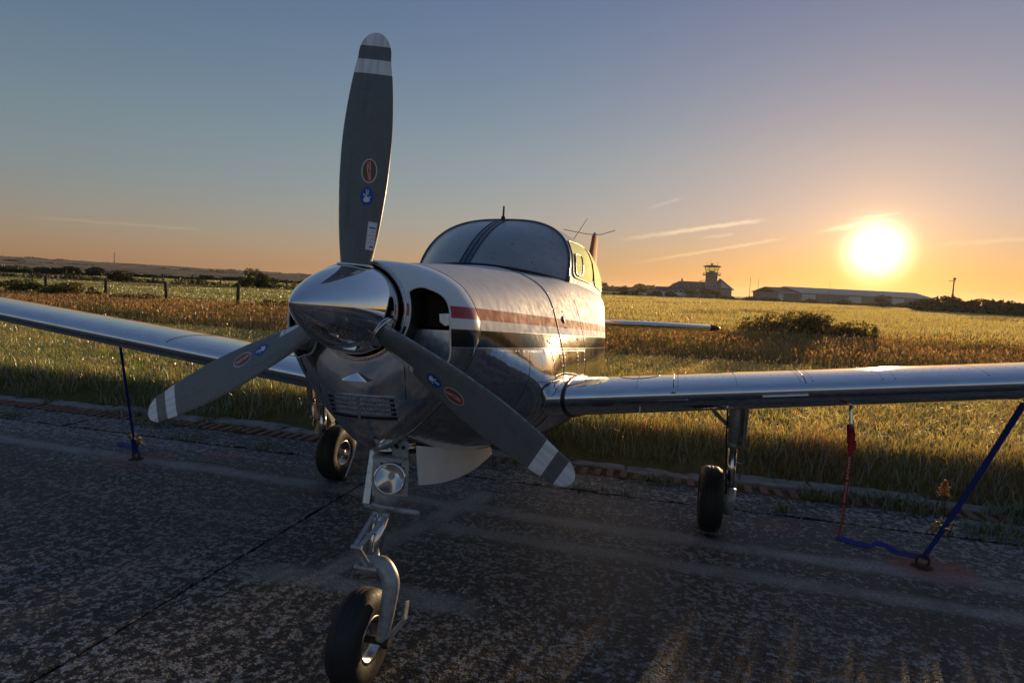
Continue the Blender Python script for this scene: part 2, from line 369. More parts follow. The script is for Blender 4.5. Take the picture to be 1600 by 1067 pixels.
# nose bowl
N_OUT = section(0.262, 240); A_OUT = np.arctan2(N_OUT[:, 1], N_OUT[:, 0]); R_OUT = np.hypot(N_OUT[:, 0], N_OUT[:, 1])
_o = np.argsort(A_OUT); A_S, R_S = A_OUT[_o], R_OUT[_o]
RI = 0.181
def bowl_y(x, z):
    a = math.atan2(z, x); ro = np.interp(a, A_S, R_S, period=2*math.pi); rho = min(max((math.hypot(x, z)-RI)/max(ro-RI, 1e-4), 0), 0.9999)
    return 0.058+0.204*(1-math.sqrt(1-rho*rho))
IC = np.array([0.262, -0.04])
def inlet(x, z):
    x = abs(x); r = math.hypot(x, z)
    top = (x-0.245)*0.55
    g = (abs((x-0.262)/0.086)**3.2+abs((z+0.045+max(top, 0)*0.6)/0.142)**3.2)
    return max(g, (0.208/r)**12)
def inlet_edge(phi):
    d = np.array([math.cos(phi), math.sin(phi)]); lo, hi = 0.0, 0.25
    for _ in range(30):
        mid = (lo+hi)/2; q = IC+d*mid
        if inlet(*q) < 1: lo = mid
        else: hi = mid
    return IC+d*lo
def build_bowl():
    n, k = 240, 44; P = np.zeros((k, n, 3))
    for i, s in enumerate(np.linspace(0, 1, k)):
        rho = math.sin(s*math.pi/2)
        for j in range(n):
            a = A_OUT[j]; inn = RI*np.array([math.cos(a), math.sin(a)]); q = inn+(N_OUT[j]-inn)*rho
            P[i, j] = (q[0], 0.058+0.204*(1-math.sqrt(max(0, 1-rho*rho))), q[1])
    V = P.reshape(-1, 3).copy(); F = []; gone = set(); kept = set()
    for i in range(k-1):
        for j in range(n):
            f = (i*n+j, i*n+(j+1) % n, (i+1)*n+(j+1) % n, (i+1)*n+j); c = V[list(f)].mean(0)
            if inlet(c[0], c[2]) < 1: gone.update(f)
            else: F.append(f); kept.update(f)
    for v in gone & kept:
        x, y, z = V[v]; sg = 1 if x > 0 else -1; d = np.array([abs(x), z])-IC; q = inlet_edge(math.atan2(d[1], d[0]))
        V[v] = (sg*q[0], bowl_y(q[0], q[1]), q[1])
    o = link('nose_bowl', mesh('nose_bowl', V, F), M['skin'], plane)
    for sg in (1, -1):
        ring = [inlet_edge(p) for p in np.linspace(0, 2*math.pi, 72, endpoint=False)]
        R0 = [(sg*q[0], bowl_y(*q), q[1]) for q in ring]
        R1 = [(sg*(IC[0]+(q[0]-IC[0])*0.97), bowl_y(*q)+0.02, IC[1]+(q[1]-IC[1])*0.97) for q in ring]
        R2 = [(sg*(IC[0]+(q[0]-IC[0])*0.97), 0.26, IC[1]+(q[1]-IC[1])*0.97) for q in ring]
        t = MB(); t.grid([R0, R1, R2], False, True); t.build('inlet_duct', M['black'], o, True)
        MB().tube(R0+[R0[0]], 0.004, 6, False).build('inlet_lip', M['white'], o, True)
        f = MB(); f.box((sg*0.255, 0.235, 0.015), (0.13, 0.01, 0.13)); f.build('cylinder_fins', M['fins'], o)
        bp = MB()
        poly = [(sg*(IC[0]+(q[0]-IC[0])*0.955), 0.150, IC[1]+(q[1]-IC[1])*0.955) for q in ring if q[1] < -0.058]
        bp.prism(poly, (0, 0.006, 0)); bp.build('baffle_plate', M['baffle'], o)
        tb = MB(); tb.prism([(sg*0.285, 0.158, 0.0), (sg*0.335, 0.158, 0.004), (sg*0.338, 0.158, -0.04), (sg*0.31, 0.158, -0.045), (sg*0.288, 0.158, -0.03)], (0, 0.005, 0)); tb.build('baffle_tab', M['baffle'], o)
    MB().tube([(0.19*math.cos(a), 0.058, 0.19*math.sin(a)) for a in np.linspace(0, 2*math.pi, 73)], 0.006, 8, False).build('bowl_ring', M['baffle'], o, True)
    MB().lathe([(0.0, 0.10), (0.185, 0.10), (0.186, 0.058)], (0, 0, 0), (0, 1, 0), 64).build('bowl_backing', M['black'], o, True)
    return o
bowl = build_bowl()

# grille under the spinner: two columns of slots over gauze, with slats between
def build_grille():
    root = None
    def strip(x0, x1, z0, z1, off, thick, n=12):
        xs = np.linspace(x0, x1, n)
        top = [(x, bowl_y(x, z1(x))-off, z1(x)) for x in xs]; bot = [(x, bowl_y(x, z0(x))-off, z0(x)) for x in xs]
        b = MB(); b.grid([bot, top, [(p[0], p[1]+thick, p[2]) for p in top], [(p[0], p[1]+thick, p[2]) for p in bot]], True, False); return b
    zt = lambda x: -0.333+0.028*abs(x)/0.14*0.35
    for h in (-1, 1):
        x0, x1 = (0.006, 0.142) if h > 0 else (-0.142, -0.006)
        for k in range(5):
            zz = -0.336-k*0.0185
            w = 0.0045 if k < 4 else 0.004
            sl = strip(x0+(0.006 if h < 0 else 0)*k*0.6, x1-(0.006 if h > 0 else 0)*k*0.3, lambda x, q=zz: q-0.0125, lambda x, q=zz: q, 0.0015, 0.004)
            o = sl.build('grille_slot', M['gauze'] if k < 4 else M['black'], bowl)
            if root is None: root = o
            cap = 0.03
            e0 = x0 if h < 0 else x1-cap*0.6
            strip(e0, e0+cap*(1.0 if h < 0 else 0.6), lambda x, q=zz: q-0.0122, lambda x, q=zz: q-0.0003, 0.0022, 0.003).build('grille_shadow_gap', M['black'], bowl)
        for k in range(6):
            zz = -0.336-k*0.0185+0.0058
            strip(x0-0.002, x1+0.002, lambda x, q=zz: q-0.0028, lambda x, q=zz: q+0.0028, 0.006, 0.008).build('grille_slat', M['baffle'], bowl)
    strip(-0.006, 0.006, lambda x: -0.432, lambda x: -0.328, 0.006, 0.008, 4).build('grille_post', M['baffle'], bowl)
    # triangular scoop above the grille, triangular hole at its right cheek
    y0 = bowl_y(0, -0.255)
    sc_ = MB(); A = [(-0.062, y0-0.002, -0.268), (0.066, y0-0.002, -0.268), (0.004, y0-0.004, -0.240)]
    sc_.add(A+[(-0.05, y0-0.02, -0.272), (0.054, y0-0.02, -0.272), (0.004, y0-0.005, -0.2395)], [(0, 2, 5, 3), (2, 1, 4, 5), (3, 5, 4), (0, 3, 4, 1)])
    sc_.build('chin_scoop', M['chrome'], bowl)
    for sg in (-1,):
        T = [(sg*0.232, -0.168), (sg*0.30, -0.166), (sg*0.262, -0.262)]
        MB().prism([(x, bowl_y(x, z)-0.003, z) for x, z in T], (0, 0.004, 0)).build('cheek_hole', M['black'], bowl)
    for sg in (-1, 1):
        MB().tube([(sg*x, bowl_y(x, z)-0.0005, z) for x, z in ((0.175, -0.12), (0.19, -0.22), (0.185, -0.32), (0.165, -0.42), (0.13, -0.50))], 0.0022, 6).build('cowl_seam', M['darkseal'], bowl, True)
build_grille()

# seams round the cowl
def seam(y, name='panel_seam', a0=0, a1=120, r=0.0022):
    S = section(y); MB().tube([(S[j % 120, 0]*1.0005, y, S[j % 120, 1]*1.0005) for j in range(a0, a1+1)], r, 6, False).build(name, M['darkseal'], body, True)
seam(0.263, r=0.0015); seam(1.15, r=0.003); seam(1.62, a0=22, a1=98, r=0.0015)

# rivets: small domes in rows, joined
def dome(b, p, n, r=0.0035, h=0.0015):
    n = np.array(n, float); n /= np.linalg.norm(n); a = np.cross(n, [0.3, 0.9, 0.2]); a /= np.linalg.norm(a); c = np.cross(n, a)
    V = [p+r*(math.cos(q)*a+math.sin(q)*c) for q in np.linspace(0, 2*math.pi, 7)[:-1]]+[p+n*h]
    b.add(V, [(i, (i+1) % 6, 6) for i in range(6)])
def body_pt(y, frac):
    S = section(y, 120); j = frac*120; i = int(j) % 120; f = j-int(j); q = S[i]*(1-f)+S[(i+1) % 120]*f; tg = S[(i+1) % 120]-S[i]
    return np.array([q[0], y, q[1]]), np.array([-tg[1], 0, tg[0]])*(-1)
def body_rivets():
    b = MB()
    def at(y, z, side=1):
        S = section(y); k = [j for j in range(120) if S[j, 0]*side > 0.05]
        j = min((q for q in k if S[q, 1] < 0.2), key=lambda q: abs(S[q, 1]-z))
        t = S[(j+1) % 120]-S[j]; f = (z-S[j, 1])/t[1] if abs(t[1]) > 1e-4 else 0; q = S[j]+t*max(-1, min(1, f))
        n = np.array([t[1], -t[0]]); n = n if n[0]*side > 0 else -n
        return np.array([q[0], y, q[1]]), np.array([n[0], 0, n[1]])
    for z in (-0.140, -0.275, -0.290, -0.445):
        for y in np.arange(0.34, 1.6, 0.022): dome(b, *at(y, z), r=0.0040, h=0.0022)
    for y in (0.30, 0.66, 0.70, 0.95, 1.12, 1.18, 1.45, 1.60):
        for z in np.arange(-0.15, -0.5, -0.022): dome(b, *at(y, z), r=0.0040, h=0.0022)
    for y in (1.12, 1.18, 1.62):
        for z in np.arange(0.20, -0.13, -0.03): dome(b, *at(y, z), r=0.0025)
    b.build('rivets', M['rivetb'], body, True, kind='stuff')
    return at
side_at = body_rivets()

for zs_ in (-0.1265, -0.283):
    MB().tube([side_at(y, zs_)[0] for y in np.linspace(0.27, 1.62, 50)], 0.0016, 6, False).build('panel_seam', M['darkseal'], body, True)
for y_ in (0.70, 0.95):
    MB().tube([side_at(y_, z)[0] for z in np.linspace(-0.13, -0.50, 24)], 0.0014, 6, False).build('panel_seam', M['darkseal'], body, True)
def side_patch(poly, name, mat, off=0.004, parent=None):
    """flat print or plate on the fuselage side; poly in (y, z)"""
    V = []
    for y, z in poly:
        p, n = side_at(y, z); n = n/np.linalg.norm(n); V.append(p+n*off)
    b = MB(); c = np.mean(V, 0); b.add(V+[c], [(i, (i+1) % len(V), len(V)) for i in range(len(V))]); return b.build(name, mat, parent or body)
for y_ in (0.36, 0.62, 0.88, 1.08):
    side_patch([(y_-0.02, -0.128), (y_+0.02, -0.128), (y_+0.02, -0.150), (y_-0.02, -0.150)], 'cowl_latch', M['steel'], 0.003)
side_patch([(0.93, -0.088), (1.01, -0.070), (1.09, -0.088), (1.01, -0.106)], 'badge', M['gold'])
side_patch([(0.955, -0.088), (1.01, -0.076), (1.065, -0.088), (1.01, -0.100)], 'badge', M['black'], 0.0048)
side_patch([(0.965, -0.085), (1.055, -0.085), (1.055, -0.091), (0.965, -0.091)], 'badge', M['gold'], 0.0056)
p_, n_ = side_at(1.28, 0.03)
MB().lathe([(0.0, 0.005), (0.014, 0.005), (0.02, 0.003), (0.021, -0.004)], p_, n_, 16).build('drain_knob', M['black'], body, True)
for yy, zz in ((1.28, 0.075), (1.30, 0.075), (1.28, -0.012), (1.30, -0.012)):
    p_, n_ = side_at(yy, zz); q_ = MB(); dome(q_, p_, n_, 0.005, 0.003); q_.build('screw', M['black'], body)
p_, n_ = side_at(1.47, -0.075); q_ = MB(); dome(q_, p_, n_, 0.008, 0.004); q_.build('screw', M['black'], body)

# canopy: split windshield, arch and cabin roof with side windows
SE = 2/2.8
def arch(u, ws, zs, top, y0, lean, e=SE):
    s_, c_ = math.sin(abs(u)*math.pi/2), math.cos(abs(u)*math.pi/2)
    z = zs+(top-zs)*max(c_, 0)**e
    return np.array([math.copysign(ws*s_**e, u) if s_ > 1e-6 else 0.0, y0+lean*(z-zs)/(top-zs), z])
def WS(u, v, off=0.0):
    B = np.array([0.5*u, 1.2+0.5*abs(u)**2.2, 0.310-0.032*u*u]); zz = (1-min(abs(u), 1)**2.8)**(1/2.8); T = np.array([0.505*u, 1.7+0.26*zz, 0.278+0.427*zz])
    bl = 4*v*(1-v)*(1-u*u)*0.05
    return B*(1-v)+T*v+np.array([0.25*u, -0.45, 0.85])*(bl+off)
def ws_panel(u0, u1, v0, v1, name, mat, off=0.0, n=26):
    b = MB(); b.grid([[WS(u, v, off) for u in np.sin(np.linspace(math.asin(u0), math.asin(u1), n))] for v in np.linspace(v0, v1, n)]); return b.build(name, mat, plane, True)
ws_panel(-0.9999, -0.055, 0.02, 1.0, 'windshield_panel', M['windshield'])
ws_panel(0.055, 0.9999, 0.02, 1.0, 'windshield_panel', M['windshield'])
post = ws_panel(-0.058, 0.058, 0.0, 1.0, 'windshield_post', M['trim'], 0.003, 14)
for u in (-0.058, 0.0, 0.058):
    MB().tube([WS(u, v, 0.004) for v in np.linspace(0, 1, 20)], 0.004, 6).build('seal', M['darkseal'], post, True)
MB().tube([WS(u, 0.012, 0.002) for u in np.linspace(-1, 1, 60)], 0.007, 8).build('windshield_seal', M['darkseal'], plane, True)
CT = [1.7, 2.3, 3.0, 3.9, 4.9]
CV = np.array([(0.505, 0.278, 0.705, 0.26), (0.562, 0.278, 0.735, 0.13), (0.560, 0.272, 0.700, 0.0), (0.43, 0.26, 0.54, 0.0), (0.31, 0.25, 0.40, 0.0)])
def cabin(t, u, off=0.0):
    ws, zs, top, lean = herm(CT, CV, t); p = arch(u, ws, zs, top, t, lean)
    if off:
        q = arch(u+0.01, ws, zs, top, t, lean)-arch(u-0.01, ws, zs, top, t, lean); n = np.array([-q[2], 0, q[0]]); n /= np.linalg.norm(n)+1e-9
        p = p+n*off*(1 if n[2] > 0 or n[0]*u > 0 else -1)
    return p
rb = MB(); rb.grid([[cabin(t, u) for u in np.linspace(-1, 1, 80)] for t in np.linspace(1.7, 4.9, 44)])
roof = rb.build('cabin_roof', M['skin'], plane, True)
MB().tube([arch(u, 0.505, 0.278, 0.705, 1.7, 0.26)+np.array([0, 0.0, 0.002]) for u in np.linspace(-1, 1, 80)], 0.009, 8).build('windshield_arch', M['trim'], plane, True)
MB().tube([cabin(1.735, u, 0.001) for u in np.linspace(-1, 1, 80)], 0.004, 6).build('arch_seal', M['darkseal'], roof, True)
def window(t0, t1, u0, u1, sg, name, off, ex=7.0, mat_=None, parent=None, lip=0.004, lipmat=None):
    tc, uc, th, uh = (t0+t1)/2, (u0+u1)/2, (t1-t0)/2, (u1-u0)/2; rings = []
    for s in np.linspace(0.02, 1, 9):
        rings.append([cabin(tc+th*s*math.copysign(abs(math.cos(a))**(2/ex), math.cos(a)), sg*(uc+uh*s*math.copysign(abs(math.sin(a))**(2/ex), math.sin(a))), off) for a in np.linspace(0, 2*math.pi, 64, endpoint=False)])
    b = MB(); b.grid(rings, False, True); o = b.build(name, mat_ or M['sidewin'], parent or roof, True)
    MB().tube(rings[-1]+[rings[-1][0]], lip, 6, False).build('window_seal', lipmat or M['darkseal'], o if parent is None else parent, True)
    return o
for sg in (1, -1):
    w1 = window(1.78, 2.40, 0.60, 0.975, sg, 'side_window', 0.004)
    window(2.44, 3.02, 0.60, 0.975, sg, 'side_window', 0.004)
    window(1.83, 2.02, 0.775, 0.955, sg, 'vent_window', 0.009, 5.0, None, w1, 0.005, M['trim'])

# propeller
sp = MB(); prof = []
for s in np.linspace(0, 1, 26):
    prof.append((0.172*math.sin(s*math.pi/2)**0.80 if s < 1 else 0.172, -0.383+0.433*s**1.0))
prof = [(0.172*(1-(1-s)**1.75)**0.86, -0.383+0.435*s) for s in np.linspace(0.0, 1, 30)]+[(0.165, 0.054), (0.05, 0.055)]
sp.lathe(prof, (0, 0, 0), (0, 1, 0), 72); spinner = sp.build('spinner', M['chrome'], plane, True)
PHI = 0.0468
RR = [0.10, 0.17, 0.26, 0.36, 0.50, 0.66, 0.80, 0.90, 0.96, 1.0, BR]
CC = [0.105, 0.118, 0.140, 0.158, 0.176, 0.178, 0.158, 0.132, 0.106, 0.070, 0.004]
TT = [0.085, 0.072, 0.052, 0.036, 0.026, 0.019, 0.014, 0.011, 0.008, 0.006, 0.002]
BB = [52, 46, 39, 33, 27, 22, 18.5, 16.5, 15.5, 15, 15]
def blade_pt(r, s, side, off=0.0):
    """s from -0.5 at the leading to 0.5 at the trailing edge; side -1 the forward face"""
    r = min(r, BR); c = float(herm(RR, CC, r)); th = float(herm(RR, TT, r)); be = math.radians(float(herm(RR, BB, r)))
    if r > 0.93: c = 0.121*math.sqrt(max(0.0, 1-((r-0.93)/(BR-0.93))**2.2))+0.001
    k = math.sqrt(max(0.0, 1-(2*s)**2)); h = th*0.5*k*(1-0.25*s)*(0.9 if side < 0 else 0.55)
    q = np.array([s*c, side*(h+off)])
    ca, sa = math.cos(be), math.sin(be)
    return np.array([q[0]*ca-q[1]*sa, q[0]*sa+q[1]*ca, r])
def text_mesh(body_, size):
    cu_ = bpy.data.curves.new('lettering', 'FONT'); cu_.body = body_; cu_.size = size; cu_.align_x = 'CENTER'; cu_.align_y = 'CENTER'
    o = bpy.data.objects.new('lettering', cu_); COL.objects.link(o); bpy.context.view_layer.update()
    me = o.to_mesh(); V = [tuple(v.co) for v in me.vertices]; F = [tuple(p.vertices) for p in me.polygons]
    o.to_mesh_clear(); bpy.data.objects.remove(o); bpy.data.curves.remove(cu_); return V, F
TXT = text_mesh('HARTZELL', 0.0195)
def build_blade(k):
    ss = 0.5*np.sin(np.linspace(-math.pi/2, math.pi/2, 13)); rs = np.concatenate([np.linspace(0.10, 0.93, 40), 0.93+(BR-0.93)*np.sin(np.linspace(0.05, math.pi/2, 14))])
    b = MB(); b.grid([[blade_pt(r, s, -1) for s in ss]+[blade_pt(r, s, 1) for s in ss[-2:0:-1]] for r in rs], False, True)
    o = b.build('propeller_blade', M['blade'], plane, True)
    row = list(ss)+list(ss[-2:0:-1]); o.data.attributes.new('edge', 'FLOAT', 'POINT').data.foreach_set('value', np.tile([max(0.0, -2*q) for q in row], len(rs)).astype(np.float32))
    a = PHI+k*2*math.pi/3
    o.rotation_euler = (0, a, 0)
    def sp_(u, v, r0, s0, off):       # u along the blade outwards, v towards the leading edge
        r = r0+u; c = float(herm(RR, CC, r)); return blade_pt(r, s0-v/c, -1, off)
    def oval(r0, s0, a_, b_, off, mat_, name):
        q = MB(); q.grid([[sp_(a_*f*math.cos(t), b_*f*math.sin(t), r0, s0, off) for t in np.linspace(0, 2*math.pi, 32, endpoint=False)] for f in (0.02, 0.5, 1.0)], False, True)
        return q.build(name, mat_, o, True)
    def shape(poly, r0, s0, off, mat_, name):
        q = MB(); q.add([sp_(x, y, r0, s0, off) for x, y in poly], [tuple(range(len(poly)))]); return q.build(name, mat_, o)
    r0, s0 = 0.512, 0.10
    oval(r0, s0, 0.045, 0.0285, 0.0006, M['silverdecal'], 'maker_decal'); oval(r0, s0, 0.041, 0.0245, 0.0011, M['olivedecal'], 'maker_decal')
    band = [(-0.0405, -0.003), (-0.0385, 0.0075), (-0.02, 0.0085), (0.02, 0.0125), (0.0345, 0.0125), (0.0405, 0.003), (0.0385, -0.0075), (0.02, -0.0085), (-0.02, -0.0125), (-0.0345, -0.0125)]
    shape(band, r0, s0, 0.0016, M['reddecal'], 'maker_decal')
    q = MB(); q.add([sp_(x*0.76, y*1.0+x*0.10, r0, s0, 0.0021) for x, y, z in TXT[0]], TXT[1]); q.build('lettering', M['whitedecal'], o)
    r1, s1 = 0.418, 0.10
    oval(r1, s1, 0.034, 0.0245, 0.0006, M['bluedecal'], 'service_decal')
    for poly in ([(-0.022, 0.006), (-0.016, 0.013), (-0.006, 0.010), (0.0, 0.002), (-0.004, -0.008), (-0.014, -0.012), (-0.020, -0.006)],
                 [(-0.004, 0.004), (0.006, 0.015), (0.009, 0.013), (0.001, 0.0)], [(-0.004, -0.004), (0.003, -0.013), (-0.001, -0.014), (-0.008, -0.006)],
                 [(0.004, 0.004), (0.026, 0.005), (0.026, 0.002), (0.004, 0.001)], [(0.004, -0.001), (0.025, -0.001), (0.025, -0.004), (0.004, -0.004)]):
        shape(poly, r1, s1, 0.0012, M['whitedecal'], 'service_decal')
    r2, s2 = 0.275, 0.30
    lab = MB(); lab.grid([[sp_(u, v, r2, s2, 0.0008) for v in np.linspace(-0.017, 0.017, 5)] for u in np.linspace(-0.052, 0.052, 9)]); lab.build('paper_label', M['whitedecal'], o)
    for i in range(6):
        u = -0.042+i*0.014
        shape([(u, -0.013), (u+0.005, -0.013), (u+0.005, 0.002+0.009*(i % 2)), (u, 0.002+0.009*(i % 2))], r2, s2, 0.0014, M['bluedecal'] if i in (0, 5) else M['silverdecal'], 'label_print')
    # cut-out of the spinner round the blade root
    cuff = MB().tube([(0, 0, 0.130), (0, 0, 0.1615)], [0.062, 0.064], 28, False).build('root_collar', M['black'], o, True)
    MB().tube([(0.066*math.cos(t), 0.066*math.sin(t)*1.0-0.002, 0.1605) for t in np.linspace(0, 2*math.pi, 33)], 0.004, 6, False).build('cutout_rim', M['chrome'], o, True)
    return o
for k in range(3): build_blade(k)

# wings
def chord(x): return 1.78-(x-0.6)*0.155
def foil(c_, up):
    t = 0.128; x = c_
    yt = 5*t*(0.2969*math.sqrt(x)-0.1260*x-0.3516*x*x+0.2843*x**3-0.1036*x**4)*0.94
    return 0.009*4*x*(1-x)+(yt if up else -yt)
def wing_pt(x, c_, up, off=0.0):
    ch = chord(x); inc = math.radians(5.0-0.6*(x-0.6)/4.8); ly, lz = 0.8777+0.0296*(x-0.6), -0.366+0.107*(x-0.6)
    sc_ = 1.0
    if x > 5.3: sc_ = math.sqrt(max(0.0, 1-((x-5.3)/0.2)**2))
    h = foil(c_, up)*ch*sc_; a = c_*ch
    p = np.array([x, ly+a*math.cos(inc)+h*math.sin(inc), lz-a*math.sin(inc)+h*math.cos(inc)])
    if off:
        e = 0.004; c2 = min(c_+e, 1); c1 = max(c_-e, 0); t = np.array([(c2-c1), foil(c2, up)-foil(c1, up)]); n = np.array([-t[1], t[0]]); n /= np.linalg.norm(n)
        if not up: n = -n
        p = p+off*np.array([0, n[0], n[1]])
    return p
cs = 0.5*(1-np.cos(np.linspace(0, math.pi, 44)))**1.0
def build_wing(sg):
    S = np.array([sg, 1, 1])
    xs = np.concatenate([np.linspace(0.535, 5.3, 40), 5.3+0.2*np.sin(np.linspace(0.1, math.pi/2, 8))])
    b = MB(); b.grid([[wing_pt(x, c_, True)*S for c_ in cs[::-1]]+[wing_pt(x, c_, False)*S for c_ in cs[1:]] for x in xs], False, True)
    o = b.build('wing', M['alu'], plane, True)
    def line(pts, r=0.0016, name='panel_line', mat_=None): return MB().tube([p*S for p in pts], r, 6, False).build(name, mat_ or M['darkseal'], o, True)
    # rubber seal and fairing at the root
    rx = lambda c_, up: 0.622+0.05*(1-min(c_/0.10, 1))**2
    line([wing_pt(0.655+0.06*max(0, c_-0.02), c_, True, 0.001) for c_ in cs[24::-1]]+[wing_pt(0.655+0.02*c_, c_, False, 0.001) for c_ in cs[1:26]], 0.011, 'root_seal')
    for xr in (1.17, 1.74):
        line([wing_pt(xr, c_, True, 0.0006) for c_ in cs[3:36]], 0.0022 if xr < 1.5 else 0.0018)
    line([wing_pt(xr+0.0, 0.012, False, 0.0006) for xr in np.linspace(0.68, 5.2, 60)], 0.0012)
    # fuel hatch outline
    line([wing_pt(1.0+0.10*math.sin(a), 0.17-0.07*math.cos(a) if math.cos(a) > 0 else 0.17-0.01*math.cos(a), True, 0.0006) for a in np.linspace(-1.9, 1.9, 40)], 0.0018, 'fuel_hatch_line')
    # rivets in rows
    b = MB()
    for xr in list(np.arange(0.80, 1.15, 0.20))+[1.19, 1.45, 1.72, 1.77, 2.05, 2.10, 2.45, 2.80, 3.15, 3.6, 4.1]:
        for c_ in np.arange(0.02, 0.44, 0.016):
            p = wing_pt(xr, c_, True); dome(b, p*S, (wing_pt(xr, c_, True, 0.01)-p)*S, 0.0040, 0.0010)
    for c_ in (0.085, 0.30):
        for xr in np.arange(0.70, 4.6, 0.035):
            p = wing_pt(xr, c_, True); dome(b, p*S, (wing_pt(xr, c_, True, 0.01)-p)*S, 0.0040, 0.0010)
    b.build('rivets', M['rivet'], o, True, kind='stuff')
    if sg > 0:
        q = MB(); q.prism([wing_pt(x, 0.012, False, 0.002)+np.array([0, 0, z]) for x, z in ((0.80, 0.012), (0.80, -0.012), (0.90, -0.012), (0.90, 0.012))], (0, -0.004, 0)); q.build('stall_vane_slot', M['black'], o)
        line([wing_pt(x, 0.006, False, 0.004) for x in np.linspace(1.56, 1.75, 8)], 0.005, 'stall_strip', M['rivetb'])
        q = MB(); q.prism([wing_pt(1.10, 0.010, False, 0.001), wing_pt(1.17, 0.002, True, 0.004), wing_pt(1.24, 0.010, False, 0.001)], (0, -0.003, 0)); q.build('joint_cap', M['rivetb'], o)
        MB().tube([wing_pt(1.02, 0.05, False), wing_pt(1.02, 0.05, False)+np.array([0, -0.01, -0.03])], 0.003, 8).build('fuel_drain', M['rivetb'], o)
        # pitot mast
        p = wing_pt(2.04, 0.30, False)
        MB().tube([p+np.array([0, 0, 0.02]), p+np.array([0.0, -0.006, -0.03]), p+np.array([0.002, -0.012, -0.09]), p+np.array([0.003, -0.014, -0.12])], 0.009, 10).build('pitot_tube', M['oleo'], o, True)
    # tie-down ring
    p = wing_pt(2.94, 0.55, False)
    MB().tube([(p+np.array([0.016*math.sin(a), 0, -0.018+0.02*math.cos(a)]))*S for a in np.linspace(0, 2*math.pi, 17)], 0.004, 8, False).build('tie_down_ring', M['steel'], o, True)
    # aileron and flap gaps
    for x0, x1 in ((0.7, 2.9), (3.0, 5.2)): line([wing_pt(x, 0.76, True, 0.0005) for x in np.linspace(x0, x1, 20)], 0.003)
    return o
wings = {sg: build_wing(sg) for sg in (1, -1)}

# tail
def slab(rows, name, mat_, parent=plane):
    """rows: (leading point, trailing point, thickness, thickness axis)"""
    b = MB(); R_ = []
    for a, c, th, ax in rows:
        a, c, ax = np.array(a, float), np.array(c, float), np.array(ax, float)
        f = [(0, 0), (0.02, .3), (0.08, .62), (0.22, .95), (0.4, 1), (0.7, .6), (1, .05)]
        R_.append([a+(c-a)*q+ax*th*h/2 for q, h in f]+[a+(c-a)*q-ax*th*h/2 for q, h in f[:0:-1]])
    b.grid(R_, False, True); n = len(R_[0]); k = len(b.V); b.F.append(tuple(range(k-n, k))); b.F.append(tuple(range(n))[::-1])
    return b.build(name, mat_, parent, True)
def f_fin(t, b, m_):
    oc = t.n('TexCoord').outputs['Object']; x, y, z = t.sep(oc)
    st = t.rng(z, 1.22, 1.225); s2 = t.rng(z, 0.60, 0.605)
    col = t.mix(s2, (0.7, 0.7, 0.68), (0.62, 0.16, 0.045)); st2 = t.rng(z, 1.36, 1.365); t.put(b.inputs['Base Color'], t.mix(st2, col, (0.35, 0.33, 0.32))); b.inputs['Roughness'].default_value = 0.75; b.inputs['Specular IOR Level'].default_value = 0.1
M['fin'] = mat('fin_paint', f_fin)
fin = slab([((0, 5.35, 0.28), (0, 7.02, 0.28), 0.15, (1, 0, 0)), ((0, 5.95, 0.70), (0, 7.0, 0.7), 0.12, (1, 0, 0)), ((0, 6.50, 1.38), (0, 6.93, 1.38), 0.07, (1, 0, 0)), ((0, 6.60, 1.43), (0, 6.90, 1.43), 0.03, (1, 0, 0))], 'fin', M['fin'])
for sg in (1, -1):
    MB().tube([(0, 6.62, 1.40), (sg*0.10, 6.56, 1.39), (sg*0.30, 6.45, 1.43)] if sg > 0 else [(0, 6.62, 1.40), (-0.10, 6.56, 1.395), (-0.42, 6.45, 1.44)], 0.0045, 6).build('whisker_antenna', M['black'], fin)
    st_ = slab([((sg*x, 6.08+0.02*x, 0.150), (sg*x, 6.85-0.10*x, 0.150), th, (0, 0, 1)) for x, th in ((0.03, 0.11), (0.8, 0.10), (1.60, 0.085))], 'stabilator', M['alu'])
    slab([((sg*x, 6.08+0.02*x+e, 0.150), (sg*x, 6.85-0.10*x-e, 0.150), th, (0, 0, 1)) for x, th, e in ((1.60, 0.087, 0), (1.69, 0.06, 0.06), (1.73, 0.012, 0.16))], 'tip_cap', M['tipred'], st_)
# antennas on the roof
p = cabin(1.96, 0.0)
MB().tube([(0, 1.95, 0.70), (0, 1.95, 0.725), (0, 1.953, 0.735), (0, 1.955, 0.80)], [0.016, 0.014, 0.007, 0.006], 8).build('roof_antenna', M['black'], roof)
MB().tube([(0.30, 2.75, 0.62), (0.42, 3.0, 0.92)], [0.004, 0.0025], 6).build('whip_antenna', M['black'], roof)
MB().tube([(0.33, 3.5, 0.54), (0.40, 3.65, 0.72)], [0.004, 0.0025], 6).build('whip_antenna', M['black'], roof)

